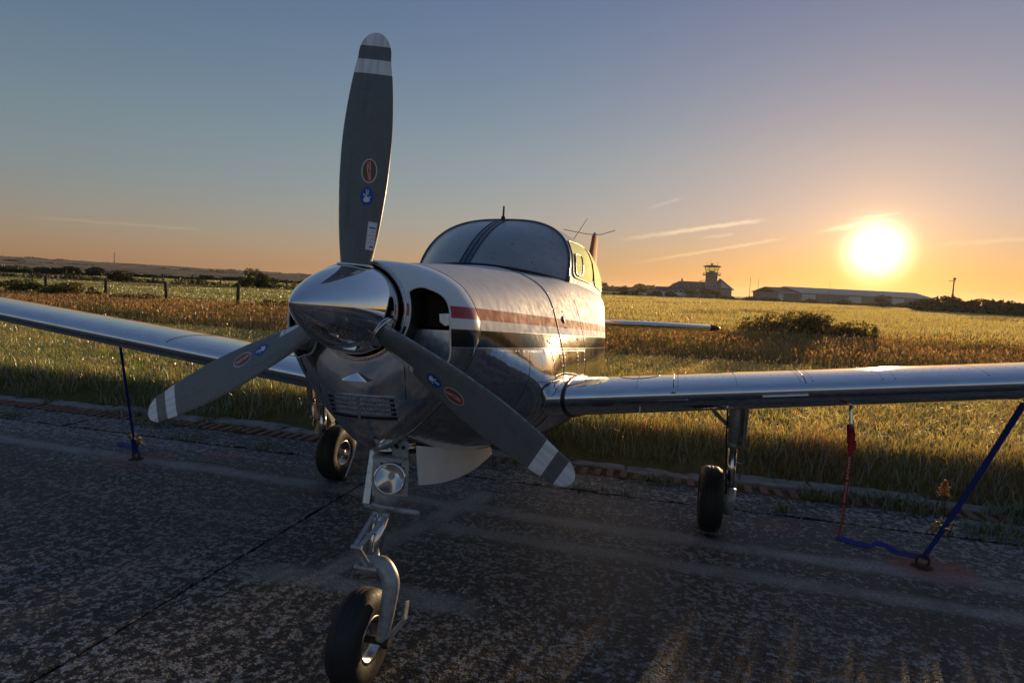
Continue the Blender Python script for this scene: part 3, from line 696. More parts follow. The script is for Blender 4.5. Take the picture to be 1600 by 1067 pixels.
# landing gear
def wheel(b_t, b_r, c, R_, w, ax=(1, 0, 0), rr=0.09):
    prof = [(rr, -w*0.36), (rr*1.25, -w*0.45), (R_*0.72, -w*0.5), (R_*0.90, -w*0.44), (R_*0.985, -w*0.26), (R_, -w*0.10), (R_*0.992, -w*0.085), (R_*0.992, -w*0.06), (R_, -w*0.045), (R_, w*0.045), (R_*0.992, w*0.06), (R_*0.992, w*0.085), (R_, w*0.10), (R_*0.985, w*0.26), (R_*0.90, w*0.44), (R_*0.72, w*0.5), (rr*1.25, w*0.45), (rr, w*0.36)]
    b_t.lathe(prof, c, ax, 56)
    b_r.lathe([(0.0, -w*0.20), (rr*0.35, -w*0.22), (rr*0.55, -w*0.16), (rr*0.85, -w*0.18), (rr*1.0, -w*0.40), (rr*1.12, -w*0.44), (rr*1.12, w*0.44), (rr*1.0, w*0.40), (rr*0.85, w*0.18), (rr*0.55, w*0.16), (rr*0.35, w*0.22), (0.0, w*0.20)], c, ax, 40)
def main_gear(sg):
    X = lambda x: sg*x; y0 = 2.391; ST_ = np.array([X(1.60), y0-0.02, 0.0])
    h = LB(); h.tube([(X(1.60), y0-0.02, 0.62), (X(1.60), y0-0.05, 0.70), (X(1.60), y0-0.09, 1.02)], [0.040, 0.045, 0.05], 16)
    h.tube([(X(1.60), y0-0.02, 0.60), (X(1.60), y0-0.02, 0.64)], 0.053, 16)
    h.box((X(1.60), y0-0.06, 0.80), (0.10, 0.05, 0.05)); g = h.build('main_gear', M['gearpaint'], plane, True)
    LB().tube([(X(1.60), y0, 0.20), (X(1.60), y0-0.02, 0.63)], 0.029, 14).build('oleo_piston', M['oleo'], g, True)
    a = LB(); a.tube([(X(1.63), y0, 0.222), (X(1.40), y0, 0.222)], 0.024, 12); a.tube([(X(1.60), y0, 0.12), (X(1.60), y0, 0.30)], [0.034, 0.042], 12); a.box((X(1.60), y0+0.03, 0.22), (0.07, 0.10, 0.08)); a.build('axle', M['gearpaint'], g, True)
    t, r = LB(), LB(); wheel(t, r, (X(1.475), y0, 0.219), 0.222, 0.160)
    ty = t.build('tyre', M['rubber'], g, True); r.build('wheel_rim', M['steel'], g, True)
    LB().lathe([(0.055, -0.006), (0.088, -0.006), (0.088, 0.006), (0.055, 0.006)], (X(1.556), y0, 0.222), (1, 0, 0), 32).build('brake_disc', M['steel'], g)
    l = LB(); l.beam((X(1.60), y0+0.03, 0.60), (X(1.60), y0+0.15, 0.43), 0.05, 0.014, (1, 0, 0)); l.beam((X(1.60), y0+0.15, 0.43), (X(1.60), y0+0.03, 0.27), 0.05, 0.014, (1, 0, 0)); l.build('torque_link', M['gearpaint'], g)
    LB().tube([(X(1.33), y0-0.14, 0.985), (X(1.40), y0-0.11, 0.91), (X(1.57), y0-0.05, 0.735)], [0.012, 0.016, 0.014], 10).build('side_brace', M['gearpaint'], g, True)
    LB().tube([(X(1.54), y0-0.07, 0.98), (X(1.545), y0-0.08, 0.7), (X(1.56), y0-0.07, 0.45), (X(1.57), y0-0.06, 0.28)], 0.006, 8).build('brake_hose', M['black'], g, True)
    d = LB(); d.prism([(X(1.665), y0-0.17, 1.02), (X(1.672), y0+0.16, 1.00), (X(1.668), y0+0.13, 0.62), (X(1.655), y0+0.06, 0.36), (X(1.655), y0-0.04, 0.36), (X(1.66), y0-0.14, 0.62)], (X(0.006), 0, 0)); gd = d.build('gear_door', M['alu'], g)
    rb_ = LB()
    for yy in (-0.10, 0.0, 0.10): rb_.box((X(1.655), y0+yy, 0.80), (0.012, 0.02, 0.34))
    for zz in (0.66, 0.80, 0.94): rb_.box((X(1.654), y0, zz), (0.014, 0.24, 0.016))
    rb_.build('door_rib', M['gearpaint'], gd)
    lk = LB(); lk.tube([(X(1.60), y0, 0.74), (X(1.66), y0+0.02, 0.72)], 0.008, 8); lk.tube([(X(1.60), y0, 0.5), (X(1.655), y0, 0.48)], 0.008, 8); lk.build('door_link', M['steel'], gd)
    well = LB(); well.box((X(1.45), y0-0.02, 0.998+sg*0.0), (0.42, 0.40, 0.012)); well.build('wheel_well', M['black'], wings[sg])
    return g
for sg in (1, -1): main_gear(sg)

def nose_gear():
    ax = np.array([0.004, 0.107, 0.192]); bot = np.array([0.012, 0.165, 0.475]); mid = np.array([0.028, 0.262, 0.715]); top = np.array([0.03, 0.40, 1.06])
    dr = (mid-bot)/np.linalg.norm(mid-bot)
    h = LB(); h.tube([mid-dr*0.02, mid+dr*0.02, mid+dr*0.10, top], [0.050, 0.054, 0.047, 0.050], 18); h.tube([mid-dr*0.035, mid-dr*0.018], 0.058, 18)
    h.tube([mid+np.array([0.0, 0, 0.0])-dr*0.026, mid+np.array([0.16, -0.02, -0.028])], [0.013, 0.011], 10)
    h.tube([mid-dr*0.03+np.array([-0.09, 0.0, 0.0]), mid-dr*0.03], [0.012, 0.02], 10)
    g = h.build('nose_gear', M['gearpaint'], plane, True)
    LB().tube([bot-dr*0.03, mid], 0.031, 18).build('oleo_piston', M['oleo'], g, True)
    f = LB()
    for sg in (1,):
        K = np.array([bot+np.array([0, 0, -0.015]), bot+np.array([sg*0.055, -0.004, 0.008]), bot+np.array([sg*0.100, -0.015, -0.045]), (sg*0.113, 0.135, 0.345), (sg*0.108, 0.115, 0.26), (sg*0.098, 0.107, 0.200)])
        f.tube([herm(range(6), K, q) for q in np.linspace(0, 5, 30)], list(np.interp(np.linspace(0, 5, 30), range(6), [0.034, 0.037, 0.036, 0.032, 0.028, 0.025])), 18)
    f.tube([bot+np.array([0, 0, -0.03]), bot+np.array([0, 0, 0.03])], [0.046, 0.04], 16); f.build('fork', M['gearpaint'], g, True)
    t, r = LB(), LB(); wheel(t, r, ax, 0.193, 0.130, rr=0.082); t.build('tyre', M['rubber'], g, True); r.build('wheel_rim', M['steel'], g, True)
    a = LB(); a.tube([ax+np.array([-0.115, 0, 0]), ax+np.array([0.122, 0, 0])], 0.015, 12); a.tube([ax+np.array([0.105, 0, 0]), ax+np.array([0.13, 0, 0])], 0.024, 6); a.build('axle', M['black'], g)
    tl = LB(); tl.beam(ax+np.array([0.118, -0.01, 0.01]), ax+np.array([0.15, 0.10, 0.05]), 0.03, 0.006, (1, 0, 0)); tl.beam(ax+np.array([0.15, 0.10, 0.05]), ax+np.array([0.15, 0.12, 0.12]), 0.03, 0.006, (1, 0, 0)); tl.build('tow_lug', M['gearpaint'], g)
    k = np.array([0.0, 0.070, 0.585]); l = LB()
    up_ = mid+np.array([0, -0.040, -0.045])
    for dx in (-0.03, 0.03):
        l.beam(up_+np.array([dx, 0, 0]), k+np.array([dx*0.3, 0, 0.0]), 0.007, 0.018, (1, 0, 0)); l.beam(k+np.array([dx*0.3, 0, 0]), bot+np.array([dx*0.8, -0.035, 0.0]), 0.007, 0.016, (1, 0, 0))
    for q in (0.25, 0.6): l.beam(up_*(1-q)+k*q+np.array([-0.024*(1-q), 0, 0]), up_*(1-q)+k*q+np.array([0.024*(1-q), 0, 0]), 0.010, 0.010)
    l.tube([up_+np.array([-0.036, 0, 0]), up_+np.array([0.036, 0, 0])], 0.009, 10); l.tube([k+np.array([-0.022, 0, 0]), k+np.array([0.022, 0, 0])], 0.010, 10)
    l.tube([bot+np.array([-0.05, -0.035, 0]), bot+np.array([0.05, -0.035, 0])], 0.013, 10); l.build('torque_link', M['gearpaint'], g)
    # landing lamp on a bracket before the leg
    lc = np.array([0.072, 0.205, 0.835]); fw = CAM-lc; fw = np.array([0.30, -1.0, 0.10]); fw /= np.linalg.norm(fw)
    ux = np.cross(fw, (0, 0, 1)); ux /= np.linalg.norm(ux); uz = np.cross(ux, fw)
    br = LB(); [br.box(lc-fw*0.012+ux*a_*0.0655, (0.015, 0.012, 0.150), np.stack([ux, fw, uz], 1)) for a_ in (-1, 1)]; [br.box(lc-fw*0.0122+uz*a_*0.0675, (0.116, 0.0116, 0.015), np.stack([ux, fw, uz], 1)) for a_ in (-1, 1)]; [br.box(lc-fw*0.012+ux*a_*0.051+uz*b_*0.052, (0.015, 0.0112, 0.017), np.stack([ux, fw, uz], 1)) for a_ in (-1, 1) for b_ in (-1, 1)]; br.box(lc-fw*0.065, (0.10, 0.05, 0.12), np.stack([ux, fw, uz], 1)); br.box(lc-fw*0.03+np.array([-0.01, 0, 0.078]), (0.13, 0.05, 0.014)); br.box(lc-fw*0.05+np.array([0.035, 0, 0.115]), (0.07, 0.006, 0.075)); br.beam(lc-fw*0.06+np.array([-0.075, 0, -0.04]), lc-fw*0.06+np.array([-0.07, 0.02, 0.17]), 0.02, 0.04)
    bk = br.build('lamp_bracket', M['gearpaint'], g)
    lamp = LB().lathe([(0.058*q, -0.056+0.060*q*q) for q in np.linspace(0, 1, 14)], lc+fw*0.012, fw, 40).build('landing_lamp', M['oleo'], g, True)
    LB().lathe([(0.066, -0.012), (0.066, 0.012), (0.063, 0.018), (0.058, 0.018), (0.057, 0.008)], lc+fw*0.005, fw, 40).build('lamp_rim', M['oleo'], lamp, True)
    LB().lathe([(0.057, 0.0), (0.045, 0.006), (0.02, 0.009), (0.0, 0.010)], lc+fw*0.018, fw, 40).build('lamp_lens', M['lens'], lamp, True)
    for dx in (0.02, 0.05):
        LB().lathe([(0.0, 0.004), (0.008, 0.003), (0.008, -0.002)], lc-fw*0.045+np.array([dx, -0.002, 0.125]), (0, -1, 0), 12).build('bolt', M['black'], bk)
    # steering spring
    s_ = LB(); s_.tube([np.array([0.02, 0.28, 0.90])+np.array([0.032*math.cos(a), 0.032*math.sin(a), 0.0022*a]) for a in np.linspace(0, 40, 160)], 0.004, 6); s_.build('spring', M['black'], g, True)
    LB().beam((-0.05, 0.24, 0.70), (-0.055, 0.34, 1.03), 0.03, 0.02).build('drag_link', M['steel'], g)
nose_gear()
# nose gear doors and well
def door(sg, y0, y1, dx, name, mat_):
    R_ = []
    for y in np.linspace(y0, y1, 14):
        s = (y-y0)/(y1-y0); zb = float(herm(ST_Y, ST, y)[6, 1]); xt = 0.135; z0 = zb+0.035+0.012*s
        d = 0.165*(1-0.50*s**2.2)
        R_.append([(sg*(xt), y, z0), (sg*(xt+dx*0.4), y, z0-d*0.5), (sg*(xt+dx), y, z0-d)])
    R2 = [[(p[0]+sg*0.005, p[1], p[2]) for p in r] for r in R_]
    b = MB(); b.grid([r+q[::-1] for r, q in zip(R_, R2)], False, True); n = 6; k = len(b.V); b.F.append(tuple(range(n))); b.F.append(tuple(range(k-n, k))[::-1])
    return b.build(name, mat_, plane)
door(1, 0.345, 1.42, 0.02, 'nose_gear_door', M['white'])
door(-1, 0.345, 1.42, 0.05, 'nose_gear_door', M['alu'])
wl = MB(); wl.grid([[(x, y, float(herm(ST_Y, ST, y)[6, 1])-0.004+abs(x)*0.12) for x in np.linspace(-0.12, 0.12, 7)] for y in np.linspace(0.30, 1.42, 16)]); wl.build('nose_wheel_well', M['black'], plane, True)
MB().tube([(x, 0.30+0.10*(abs(x)/0.11)**2, -0.578+0.30*x*x) for x in np.linspace(-0.11, 0.11, 15)], 0.012, 10).build('cowl_exit_lip', M['chrome'], plane, True)

# ------------------------------------------------------------------ ground materials
def ground_mat(name, fn): return mat(name, fn)
def f_asphalt(t, b, m_):
    oc = t.n('TexCoord').outputs['Object']; x, y, z = t.sep(oc)
    big = t.noise(oc, 0.55, 4); streak = t.noise(t.scale(oc, (0.10, 1.6, 1)), 1.6, 4); streak2 = t.noise(t.scale(oc, (1.2, 0.12, 1)), 1.2, 4)
    blot = t.noise(oc, 36.0, 4, 0.6, 0.0); vor = t.voro(oc, 95.0); vor2 = t.voro(oc, 150.0, out=1)
    worn = t.math('ADD', t.math('MULTIPLY', t.rng(streak, 0.42, 0.68), 0.5), t.math('MULTIPLY', t.rng(big, 0.35, 0.7), 0.6))
    # faded, gritty markings
    def stripe(v, a_, b_, soft=0.05): return t.math('MULTIPLY', t.rng(v, a_-soft, a_+soft, 0, 1, True), t.rng(v, b_-soft, b_+soft, 1, 0, True))
    yy = t.math('ADD', y, t.math('MULTIPLY', x, 0.02)); wob = t.math('MULTIPLY', t.math('SUBTRACT', t.noise(oc, 2.5, 3), 0.5), 0.16)
    yw = t.math('ADD', yy, wob); xw = t.math('ADD', t.math('SUBTRACT', x, t.math('MULTIPLY', y, 0.27)), wob)
    mk = t.math('MAXIMUM', stripe(yw, 2.06, 2.22), t.math('MULTIPLY', stripe(yw, 1.66, 1.80), t.rng(x, -0.45, -0.25)))
    mk = t.math('MAXIMUM', mk, t.math('MULTIPLY', stripe(xw, -0.96, -0.80), stripe(y, 0.75, 2.5)))
    mk = t.math('MAXIMUM', mk, t.math('MULTIPLY', stripe(yw, 0.72, 0.88), stripe(x, -1.0, 0.25, 0.12)))
    mk = t.math('MULTIPLY', mk, t.rng(t.noise(oc, 4.0, 4), 0.3, 0.55, 0.40, 0.95))
    thr = t.rng(worn, 0.0, 1.1, 0.545, 0.455)
    gr = t.math('ADD', t.math('ADD', t.math('MULTIPLY', blot, 0.46), t.math('MULTIPLY', t.noise(oc, 15.0, 3, 0.6), 0.36)), t.math('MULTIPLY', t.noise(oc, 95.0, 2), 0.18))
    stone = t.rng(t.math('SUBTRACT', gr, thr), -0.025, 0.045, 0, 1, True)
    sep_ = t.n('SeparateColor'); t.put(sep_.inputs[0], vor2)
    stc = t.mix(sep_.outputs[0], (0.15, 0.155, 0.165), (0.46, 0.465, 0.475)); stc = t.mix(t.rng(sep_.outputs[1], 0.85, 0.95), stc, (0.22, 0.13, 0.09))
    col = t.mix(stone, (0.019, 0.021, 0.026), stc)
    grit = t.mix(sep_.outputs[2], (0.13, 0.135, 0.145), (0.40, 0.41, 0.43)); col = t.mix(mk, col, grit)
    oil = t.rng(t.noise(oc, 1.1, 5, 0.6), 0.62, 0.74, 0, 0.65, True); col = t.mix(oil, col, (0.012, 0.012, 0.014))
    col = t.mix(t.math('MULTIPLY', t.rng(streak2, 0.52, 0.75), 0.35), col, (0.16, 0.13, 0.11))
    # red marking paint sprayed round the anchor points
    for ax_, ay, rad in ((2.80, 2.20, 0.27), (-3.33, 2.20, 0.34), (-2.75, 2.55, 0.22), (1.95, 2.6, 0.16)):
        dd = t.vmath('LENGTH', t.scale(t.vmath('SUBTRACT', oc, (ax_, ay, 0)), (1, 1.25, 0)))
        f = t.rng(t.math('ADD', dd, t.math('MULTIPLY', t.noise(oc, 18.0, 4), 0.14)), rad, rad+0.09, 0.5 if ax_ > 2 else 0.26, 0, True)
        col = t.mix(f, col, (0.30, 0.075, 0.045))
    # yellow taxi line behind the photographer
    yl = t.math('LESS_THAN', t.math('ABSOLUTE', t.math('ADD', y, 9.0)), 0.09); col = t.mix(t.math('MULTIPLY', yl, 0.85), col, (0.55, 0.38, 0.04))
    t.put(b.inputs['Base Color'], col)
    t.put(b.inputs['Roughness'], t.fmix(stone, 0.58, 0.78)); b.inputs['Specular IOR Level'].default_value = 0.35
    bp = t.n('Bump'); bp.inputs['Strength'].default_value = 0.9; bp.inputs['Distance'].default_value = 0.006
    t.put(bp.inputs['Height'], t.math('ADD', stone, t.math('MULTIPLY', vor, -0.6))); t.put(b.inputs['Normal'], bp.outputs[0])
M['asphalt'] = mat('weathered_asphalt', f_asphalt)
def f_conc(t, b, m_):
    oc = t.n('TexCoord').outputs['Object']; a = t.noise(oc, 6.0, 5, 0.65); c = t.noise(oc, 70.0, 3)
    col = t.ramp(a, [(0.3, (0.11, 0.10, 0.09)), (0.55, (0.24, 0.225, 0.20)), (0.75, (0.33, 0.31, 0.28))])
    t.put(b.inputs['Base Color'], t.mix(t.rng(c, 0.55, 0.7, 0, 0.6), col, (0.08, 0.075, 0.06))); b.inputs['Roughness'].default_value = 0.9
    bp = t.n('Bump'); bp.inputs['Strength'].default_value = 0.8; bp.inputs['Distance'].default_value = 0.01
    t.put(bp.inputs['Height'], t.math('ADD', a, t.math('MULTIPLY', c, 0.4))); t.put(b.inputs['Normal'], bp.outputs[0])
M['concrete'] = mat('old_concrete', f_conc)
def f_taxi(t, b, m_):
    oc = t.n('TexCoord').outputs['Object']; x, y, z = t.sep(oc); a = t.noise(oc, 0.8, 5, 0.65); c = t.noise(oc, 40.0, 3)
    col = t.mix(t.rng(c, 0.3, 0.7), t.ramp(a, [(0.3, (0.26, 0.255, 0.245)), (0.7, (0.42, 0.41, 0.39))]), (0.20, 0.195, 0.19))
    yl = t.math('LESS_THAN', t.math('ABSOLUTE', t.math('ADD', y, 9.0)), 0.09); t.put(b.inputs['Base Color'], t.mix(t.math('MULTIPLY', yl, 0.85), col, (0.55, 0.38, 0.04))); b.inputs['Roughness'].default_value = 0.85
M['taxi'] = mat('pale_concrete_paving', f_taxi)
def f_ground(t, b, m_):
    oc = t.n('TexCoord').outputs['Object']; x, y, z = t.sep(oc)
    n1 = t.noise(oc, 0.035, 4); n2 = t.noise(oc, 1.3, 5, 0.7); n3 = t.noise(oc, 9.0, 4)
    side = t.rng(t.math('SUBTRACT', x, t.math('MULTIPLY', y, -0.05)), -14.0, 4.0, 0, 1, True)
    green = t.mix(n2, (0.045, 0.058, 0.018), (0.095, 0.10, 0.035)); gold = t.mix(n2, (0.12, 0.095, 0.035), (0.22, 0.165, 0.06))
    col = t.mix(t.math('MULTIPLY', side, t.rng(n1, 0.25, 0.6, 0.5, 1.0)), green, gold)
    t.put(b.inputs['Base Color'], t.mix(t.rng(n3, 0.3, 0.7, 0.0, 0.5), col, (0.05, 0.042, 0.02))); b.inputs['Roughness'].default_value = 0.95; b.inputs['Specular IOR Level'].default_value = 0.1
    bp = t.n('Bump'); bp.inputs['Strength'].default_value = 1.0; bp.inputs['Distance'].default_value = 0.12
    t.put(bp.inputs['Height'], t.math('ADD', n2, t.math('MULTIPLY', n3, 0.4))); t.put(b.inputs['Normal'], bp.outputs[0])
M['ground'] = mat('meadow_soil', f_ground)
def f_hill(t, b, m_):
    oc = t.n('TexCoord').outputs['Object']
    n1 = t.noise(t.scale(oc, (1, 1.6, 0)), 0.011, 5, 0.6); n2 = t.noise(oc, 0.06, 4)
    col = t.ramp(n1, [(0.34, (0.10, 0.09, 0.05)), (0.40, (0.55, 0.38, 0.22)), (0.50, (0.62, 0.44, 0.26)), (0.53, (0.10, 0.085, 0.05)), (0.56, (0.56, 0.38, 0.24)), (0.7, (0.42, 0.32, 0.19))])
    t.put(b.inputs['Base Color'], t.mix(t.rng(n2, 0.35, 0.65, 0, 0.5), col, (0.24, 0.18, 0.11))); b.inputs['Roughness'].default_value = 1.0; b.inputs['Specular IOR Level'].default_value = 0.0
M['hill'] = mat('heath_fields', f_hill)
def foliage_mat(name, trans=0.5, gloss=0.06):
    m_ = bpy.data.materials.new(name); m_.use_nodes = True; t = NT(m_.node_tree); nd = m_.node_tree.nodes
    nd.remove(nd['Principled BSDF']); out = nd['Material Output']
    at = t.n('Attribute'); at.attribute_name = 'col'; c = at.outputs['Color']
    df = t.n('BsdfDiffuse'); tr = t.n('BsdfTranslucent'); gl = t.n('BsdfGlossy'); gl.inputs['Roughness'].default_value = 0.38
    t.put(df.inputs[0], c); t.put(tr.inputs[0], t.mix(1.0, c, (1.9, 1.65, 1.0), 'MULTIPLY')); gl.inputs[0].default_value = (0.8, 0.8, 0.8, 1)
    m1 = t.n('MixShader'); m1.inputs[0].default_value = trans; t.put(m1.inputs[1], df.outputs[0]); t.put(m1.inputs[2], tr.outputs[0])
    m2 = t.n('MixShader'); m2.inputs[0].default_value = gloss; t.put(m2.inputs[1], m1.outputs[0]); t.put(m2.inputs[2], gl.outputs[0])
    t.put(out.inputs[0], m2.outputs[0]); return m_
M['grass'] = foliage_mat('grass_blades', 0.56, 0.17); M['leaf'] = foliage_mat('leaves', 0.35, 0.05); M['drygrass'] = foliage_mat('dry_grass', 0.50, 0.04)
M['bark'] = plain('bark', (0.06, 0.045, 0.035), 0.9, vary=0.4, scale=20, bump=0.5)
M['wood'] = plain('weathered_post', (0.085, 0.065, 0.05), 0.9, vary=0.5, scale=30, bump=0.6)

# ------------------------------------------------------------------ setting
GZ = 0.23          # level of the meadow, a low bank above the apron
def gz(y): s_ = np.clip((np.asarray(y, float)-3.78)/0.62, 0, 1); return -0.03+(GZ+0.03)*s_*s_*(3-2*s_)
gnd = MB(); gnd.grid([[(x, y, float(gz(y))) for x in (-4000, -200, -40, -20, 0, 20, 40, 200, 4000)] for y in (-3000, -100, 0, 3.75, 3.85, 3.95, 4.05, 4.15, 4.25, 4.35, 4.45, 5.2, 40, 200, 4500)]); gnd.build('ground', M['ground'], None, kind='structure', label='meadow ground reaching to the horizon')
apron = bpy.data.objects.new('apron', None); COL.objects.link(apron); apron['kind'] = 'structure'; apron['label'] = 'dark weathered asphalt parking apron with jointed slabs'
def slab_piece(x0, x1, y0, y1, zt, zb, jit, name, mat_, parent, step=0.12, n_max=200):
    """slab with slightly broken edges"""
    def edge(a, b):
        n = max(1, min(n_max, int(np.linalg.norm(np.array(b)-a)/step))) if jit else 1
        return [np.array(a)*(1-s)+np.array(b)*s for s in np.linspace(0, 1, n, endpoint=False)]
    lim = lambda v: max(-30, min(30, v))
    L = edge((x0, y0), (x1, y0))+edge((x1, y0), (x1, y1))+edge((x1, y1), (x0, y1))+edge((x0, y1), (x0, y0))
    L = [p+rng.normal(0, jit, 2) if abs(p[0]) < 12 and -3 < p[1] < 6 else p for p in L]
    return MB().prism([(p[0], p[1], zt) for p in L][::-1], (0, 0, zb-zt)).build(name, mat_, parent)
E_Y = 2.835
slab_piece(-60, -1.218, -3.2, E_Y, 0.0, -0.1, 0.004, 'slab', M['asphalt'], apron)
slab_piece(-1.196, 60, -3.2, E_Y, 0.0, -0.1, 0.004, 'slab', M['asphalt'], apron)
for i in range(-6, 6):
    for j in range(4): slab_piece(i*10+0.01, i*10+9.99, -3.22-14*(j+1)+0.02, -3.22-14*j, 0.0, -0.1, 0, 'slab', M['taxi'], apron)
xs_ = [-60, -12.0, -8.2, -5.0, -1.3, 2.05, 5.2, 9.0, 60]
for a, b_ in zip(xs_, xs_[1:]):
    slab_piece(a+0.012, b_-0.012, E_Y+0.035+random.uniform(0, 0.02), 3.33, -0.006, -0.1, 0.014, 'slab', M['asphalt'], apron)
MB().grid([[(x, y, -0.062) for x in (-60, 60)] for y in (-60, 3.7)]).build('joint_filler', M['black'], apron)
drain = bpy.data.objects.new('drain_channel', None); COL.objects.link(drain); drain['label'] = 'rusty slotted drain channel running along the edge of the apron'; drain['category'] = 'drain'
MB().box((0, 3.465, -0.075), (60, 0.235, 0.02)).build('trough', M['black'], drain)
bar_me = None
for i in range(130):
    x = -9.0+i*0.118
    if random.random() < 0.06: continue
    if bar_me is None:
        o = bevel(MB().box((0, 0, 0), (0.064, 0.205, 0.045)).build('drain_bar', M['bar'], drain), 0.006, 1); bar_me = o.data
    else: o = link('drain_bar', bar_me, None, drain); bevel(o, 0.006, 1)
    o.location = (x+random.uniform(-.006, .006), 3.465+random.uniform(-.008, .008), -0.021+random.uniform(-0.006, 0.004)); o.rotation_euler = (random.uniform(-.03, .03), random.uniform(-.06, .06), random.uniform(-.05, .05))
kx = -14.0
kerb = bpy.data.objects.new('kerb', None); COL.objects.link(kerb); kerb['kind'] = 'structure'; kerb['label'] = 'broken pale concrete kerb between drain and grass'
while kx < 11:
    L = random.uniform(0.7, 1.25)
    o = slab_piece(kx+0.006, kx+L-0.006, 3.585+random.uniform(-.01, .01), 3.80+random.uniform(-.06, .06), 0.004+random.uniform(-.02, .016), -0.1, 0.017, 'kerb_stone', M['concrete'], kerb, 0.07); bevel(o, 0.008, 1)
    kx += L

# -------- vegetation generators
def vnoise(x, y, f, seed=0):
    r = np.random.default_rng(seed); s = np.zeros_like(x)
    for k in range(5):
        a = r.uniform(0, 2*math.pi); q = f*(1.0+0.55*k); s += np.sin((x*math.cos(a)+y*math.sin(a))*q+r.uniform(0, 7))*(1/(1+0.5*k))
    return 0.5+0.5*np.clip(s/2.2, -1, 1)
def raw_mesh(name, V, quads, tris, col):
    me = bpy.data.meshes.new(name); nq, nt_ = len(quads), len(tris)
    me.vertices.add(len(V)); me.vertices.foreach_set('co', np.asarray(V, np.float32).ravel())
    me.loops.add(nq*4+nt_*3); me.polygons.add(nq+nt_)
    idx = np.concatenate([np.asarray(quads, np.int32).ravel(), np.asarray(tris, np.int32).ravel()]) if nq else np.asarray(tris, np.int32).ravel()
    me.loops.foreach_set('vertex_index', idx)
    me.polygons.foreach_set('loop_start', np.concatenate([np.arange(nq)*4, nq*4+np.arange(nt_)*3]).astype(np.int32))
    at = me.attributes.new('col', 'FLOAT_COLOR', 'POINT'); c4 = np.ones((len(V), 4), np.float32); c4[:, :3] = col; at.data.foreach_set('color', c4.ravel())
    me.update(calc_edges=True); return me
def blades(x, y, h, w, lean, col, z0=None, seg=2, head=None):
    """one curved blade per point; col (N,3) at the root, tips paler"""
    n = len(x); a = rng.uniform(0, 2*math.pi, n); la = rng.uniform(0, 2*math.pi, n)
    dx, dy = np.cos(a)*w/2, np.sin(a)*w/2; lx, ly = np.cos(la)*lean*h, np.sin(la)*lean*h
    B = np.stack([x, y, gz(y)-0.01 if z0 is None else np.full(n, z0)], 1); W = np.stack([dx, dy, np.zeros(n)], 1)
    T = B+np.stack([lx, ly, h*(1-0.3*lean)], 1); Mi = B+np.stack([lx*0.3, ly*0.3, h*0.55], 1)
    if seg == 1:
        V = np.stack([B-W, B+W, T], 1).reshape(-1, 3); i = np.arange(n)*3; C = np.repeat(col[:, None, :], 3, 1); C[:, 2] *= 1.15
        return V, np.zeros((0, 4), int), np.stack([i, i+1, i+2], 1), C.reshape(-1, 3)
    V = np.stack([B-W, B+W, Mi+W*0.75, Mi-W*0.75, T], 1).reshape(-1, 3); i = np.arange(n)*5
    C = np.repeat(col[:, None, :], 5, 1); C[:, 4] *= 1.2
    return V, np.stack([i, i+1, i+2, i+3], 1), np.stack([i+3, i+2, i+4], 1), C.reshape(-1, 3)
def heads(x, y, z, s, col):
    n = len(x); a = rng.uniform(0, 2*math.pi, n); C_ = np.stack([x, y, z], 1); D = np.stack([np.cos(a), np.sin(a), np.zeros(n)], 1)*(s*0.22)[:, None]; U = np.stack([rng.normal(0, .25, n), rng.normal(0, .25, n), np.ones(n)], 1)*(s*0.5)[:, None]
    V = np.stack([C_-U, C_+D, C_+U, C_-D], 1).reshape(-1, 3); i = np.arange(n)*4
    return V, np.stack([i, i+1, i+2, i+3], 1), np.zeros((0, 3), int), np.repeat(col, 4, 0)
def join(parts):
    V, Q, T, C, b = [], [], [], [], 0
    for v, q, t, c in parts:
        V.append(v); C.append(c); Q.append(q+b); T.append(t+b); b += len(v)
    return np.concatenate(V), np.concatenate(Q), np.concatenate(T), np.concatenate(C)
def stuff(name, parts, mat_, label): return link(name, raw_mesh(name, *join(parts)), mat_, None, label, None, None, 'stuff')
def in_view(n, y0, y1, dens=None, marg=2.5, power=0):
    """points seeded over the wedge of ground that the place shows"""
    if power: y = y0*(y1/y0)**rng.uniform(0, 1, n*2)
    else: y = rng.uniform(y0, y1, n*2)
    lo = 1.165-(y+2.05)*1.46-marg; hi = 1.165+(y+2.05)*0.50+marg; wmax = (y1+2.05)*1.96+2*marg
    if power: x = lo+(hi-lo)*rng.uniform(0, 1, n*2); return x[:n], y[:n]
    keep = rng.uniform(0, 1, n*2) < (hi-lo)/wmax; y = y[keep][:n]; lo, hi = lo[keep][:n], hi[keep][:n]
    return lo+(hi-lo)*rng.uniform(0, 1, len(y)), y
def mixc(f, a, b): f = np.asarray(f)[:, None]; return np.array(a)*(1-f)+np.array(b)*f
def jitc(c, s=0.22): return c*(1+rng.normal(0, s, (len(c), 1)))*(1+rng.normal(0, s*0.3, c.shape))
GREEN, GREEN2, STRAW, RUST = (0.062, 0.098, 0.016), (0.14, 0.16, 0.035), (0.36, 0.255, 0.10), (0.21, 0.12, 0.055)
EDGE_Y = 3.80
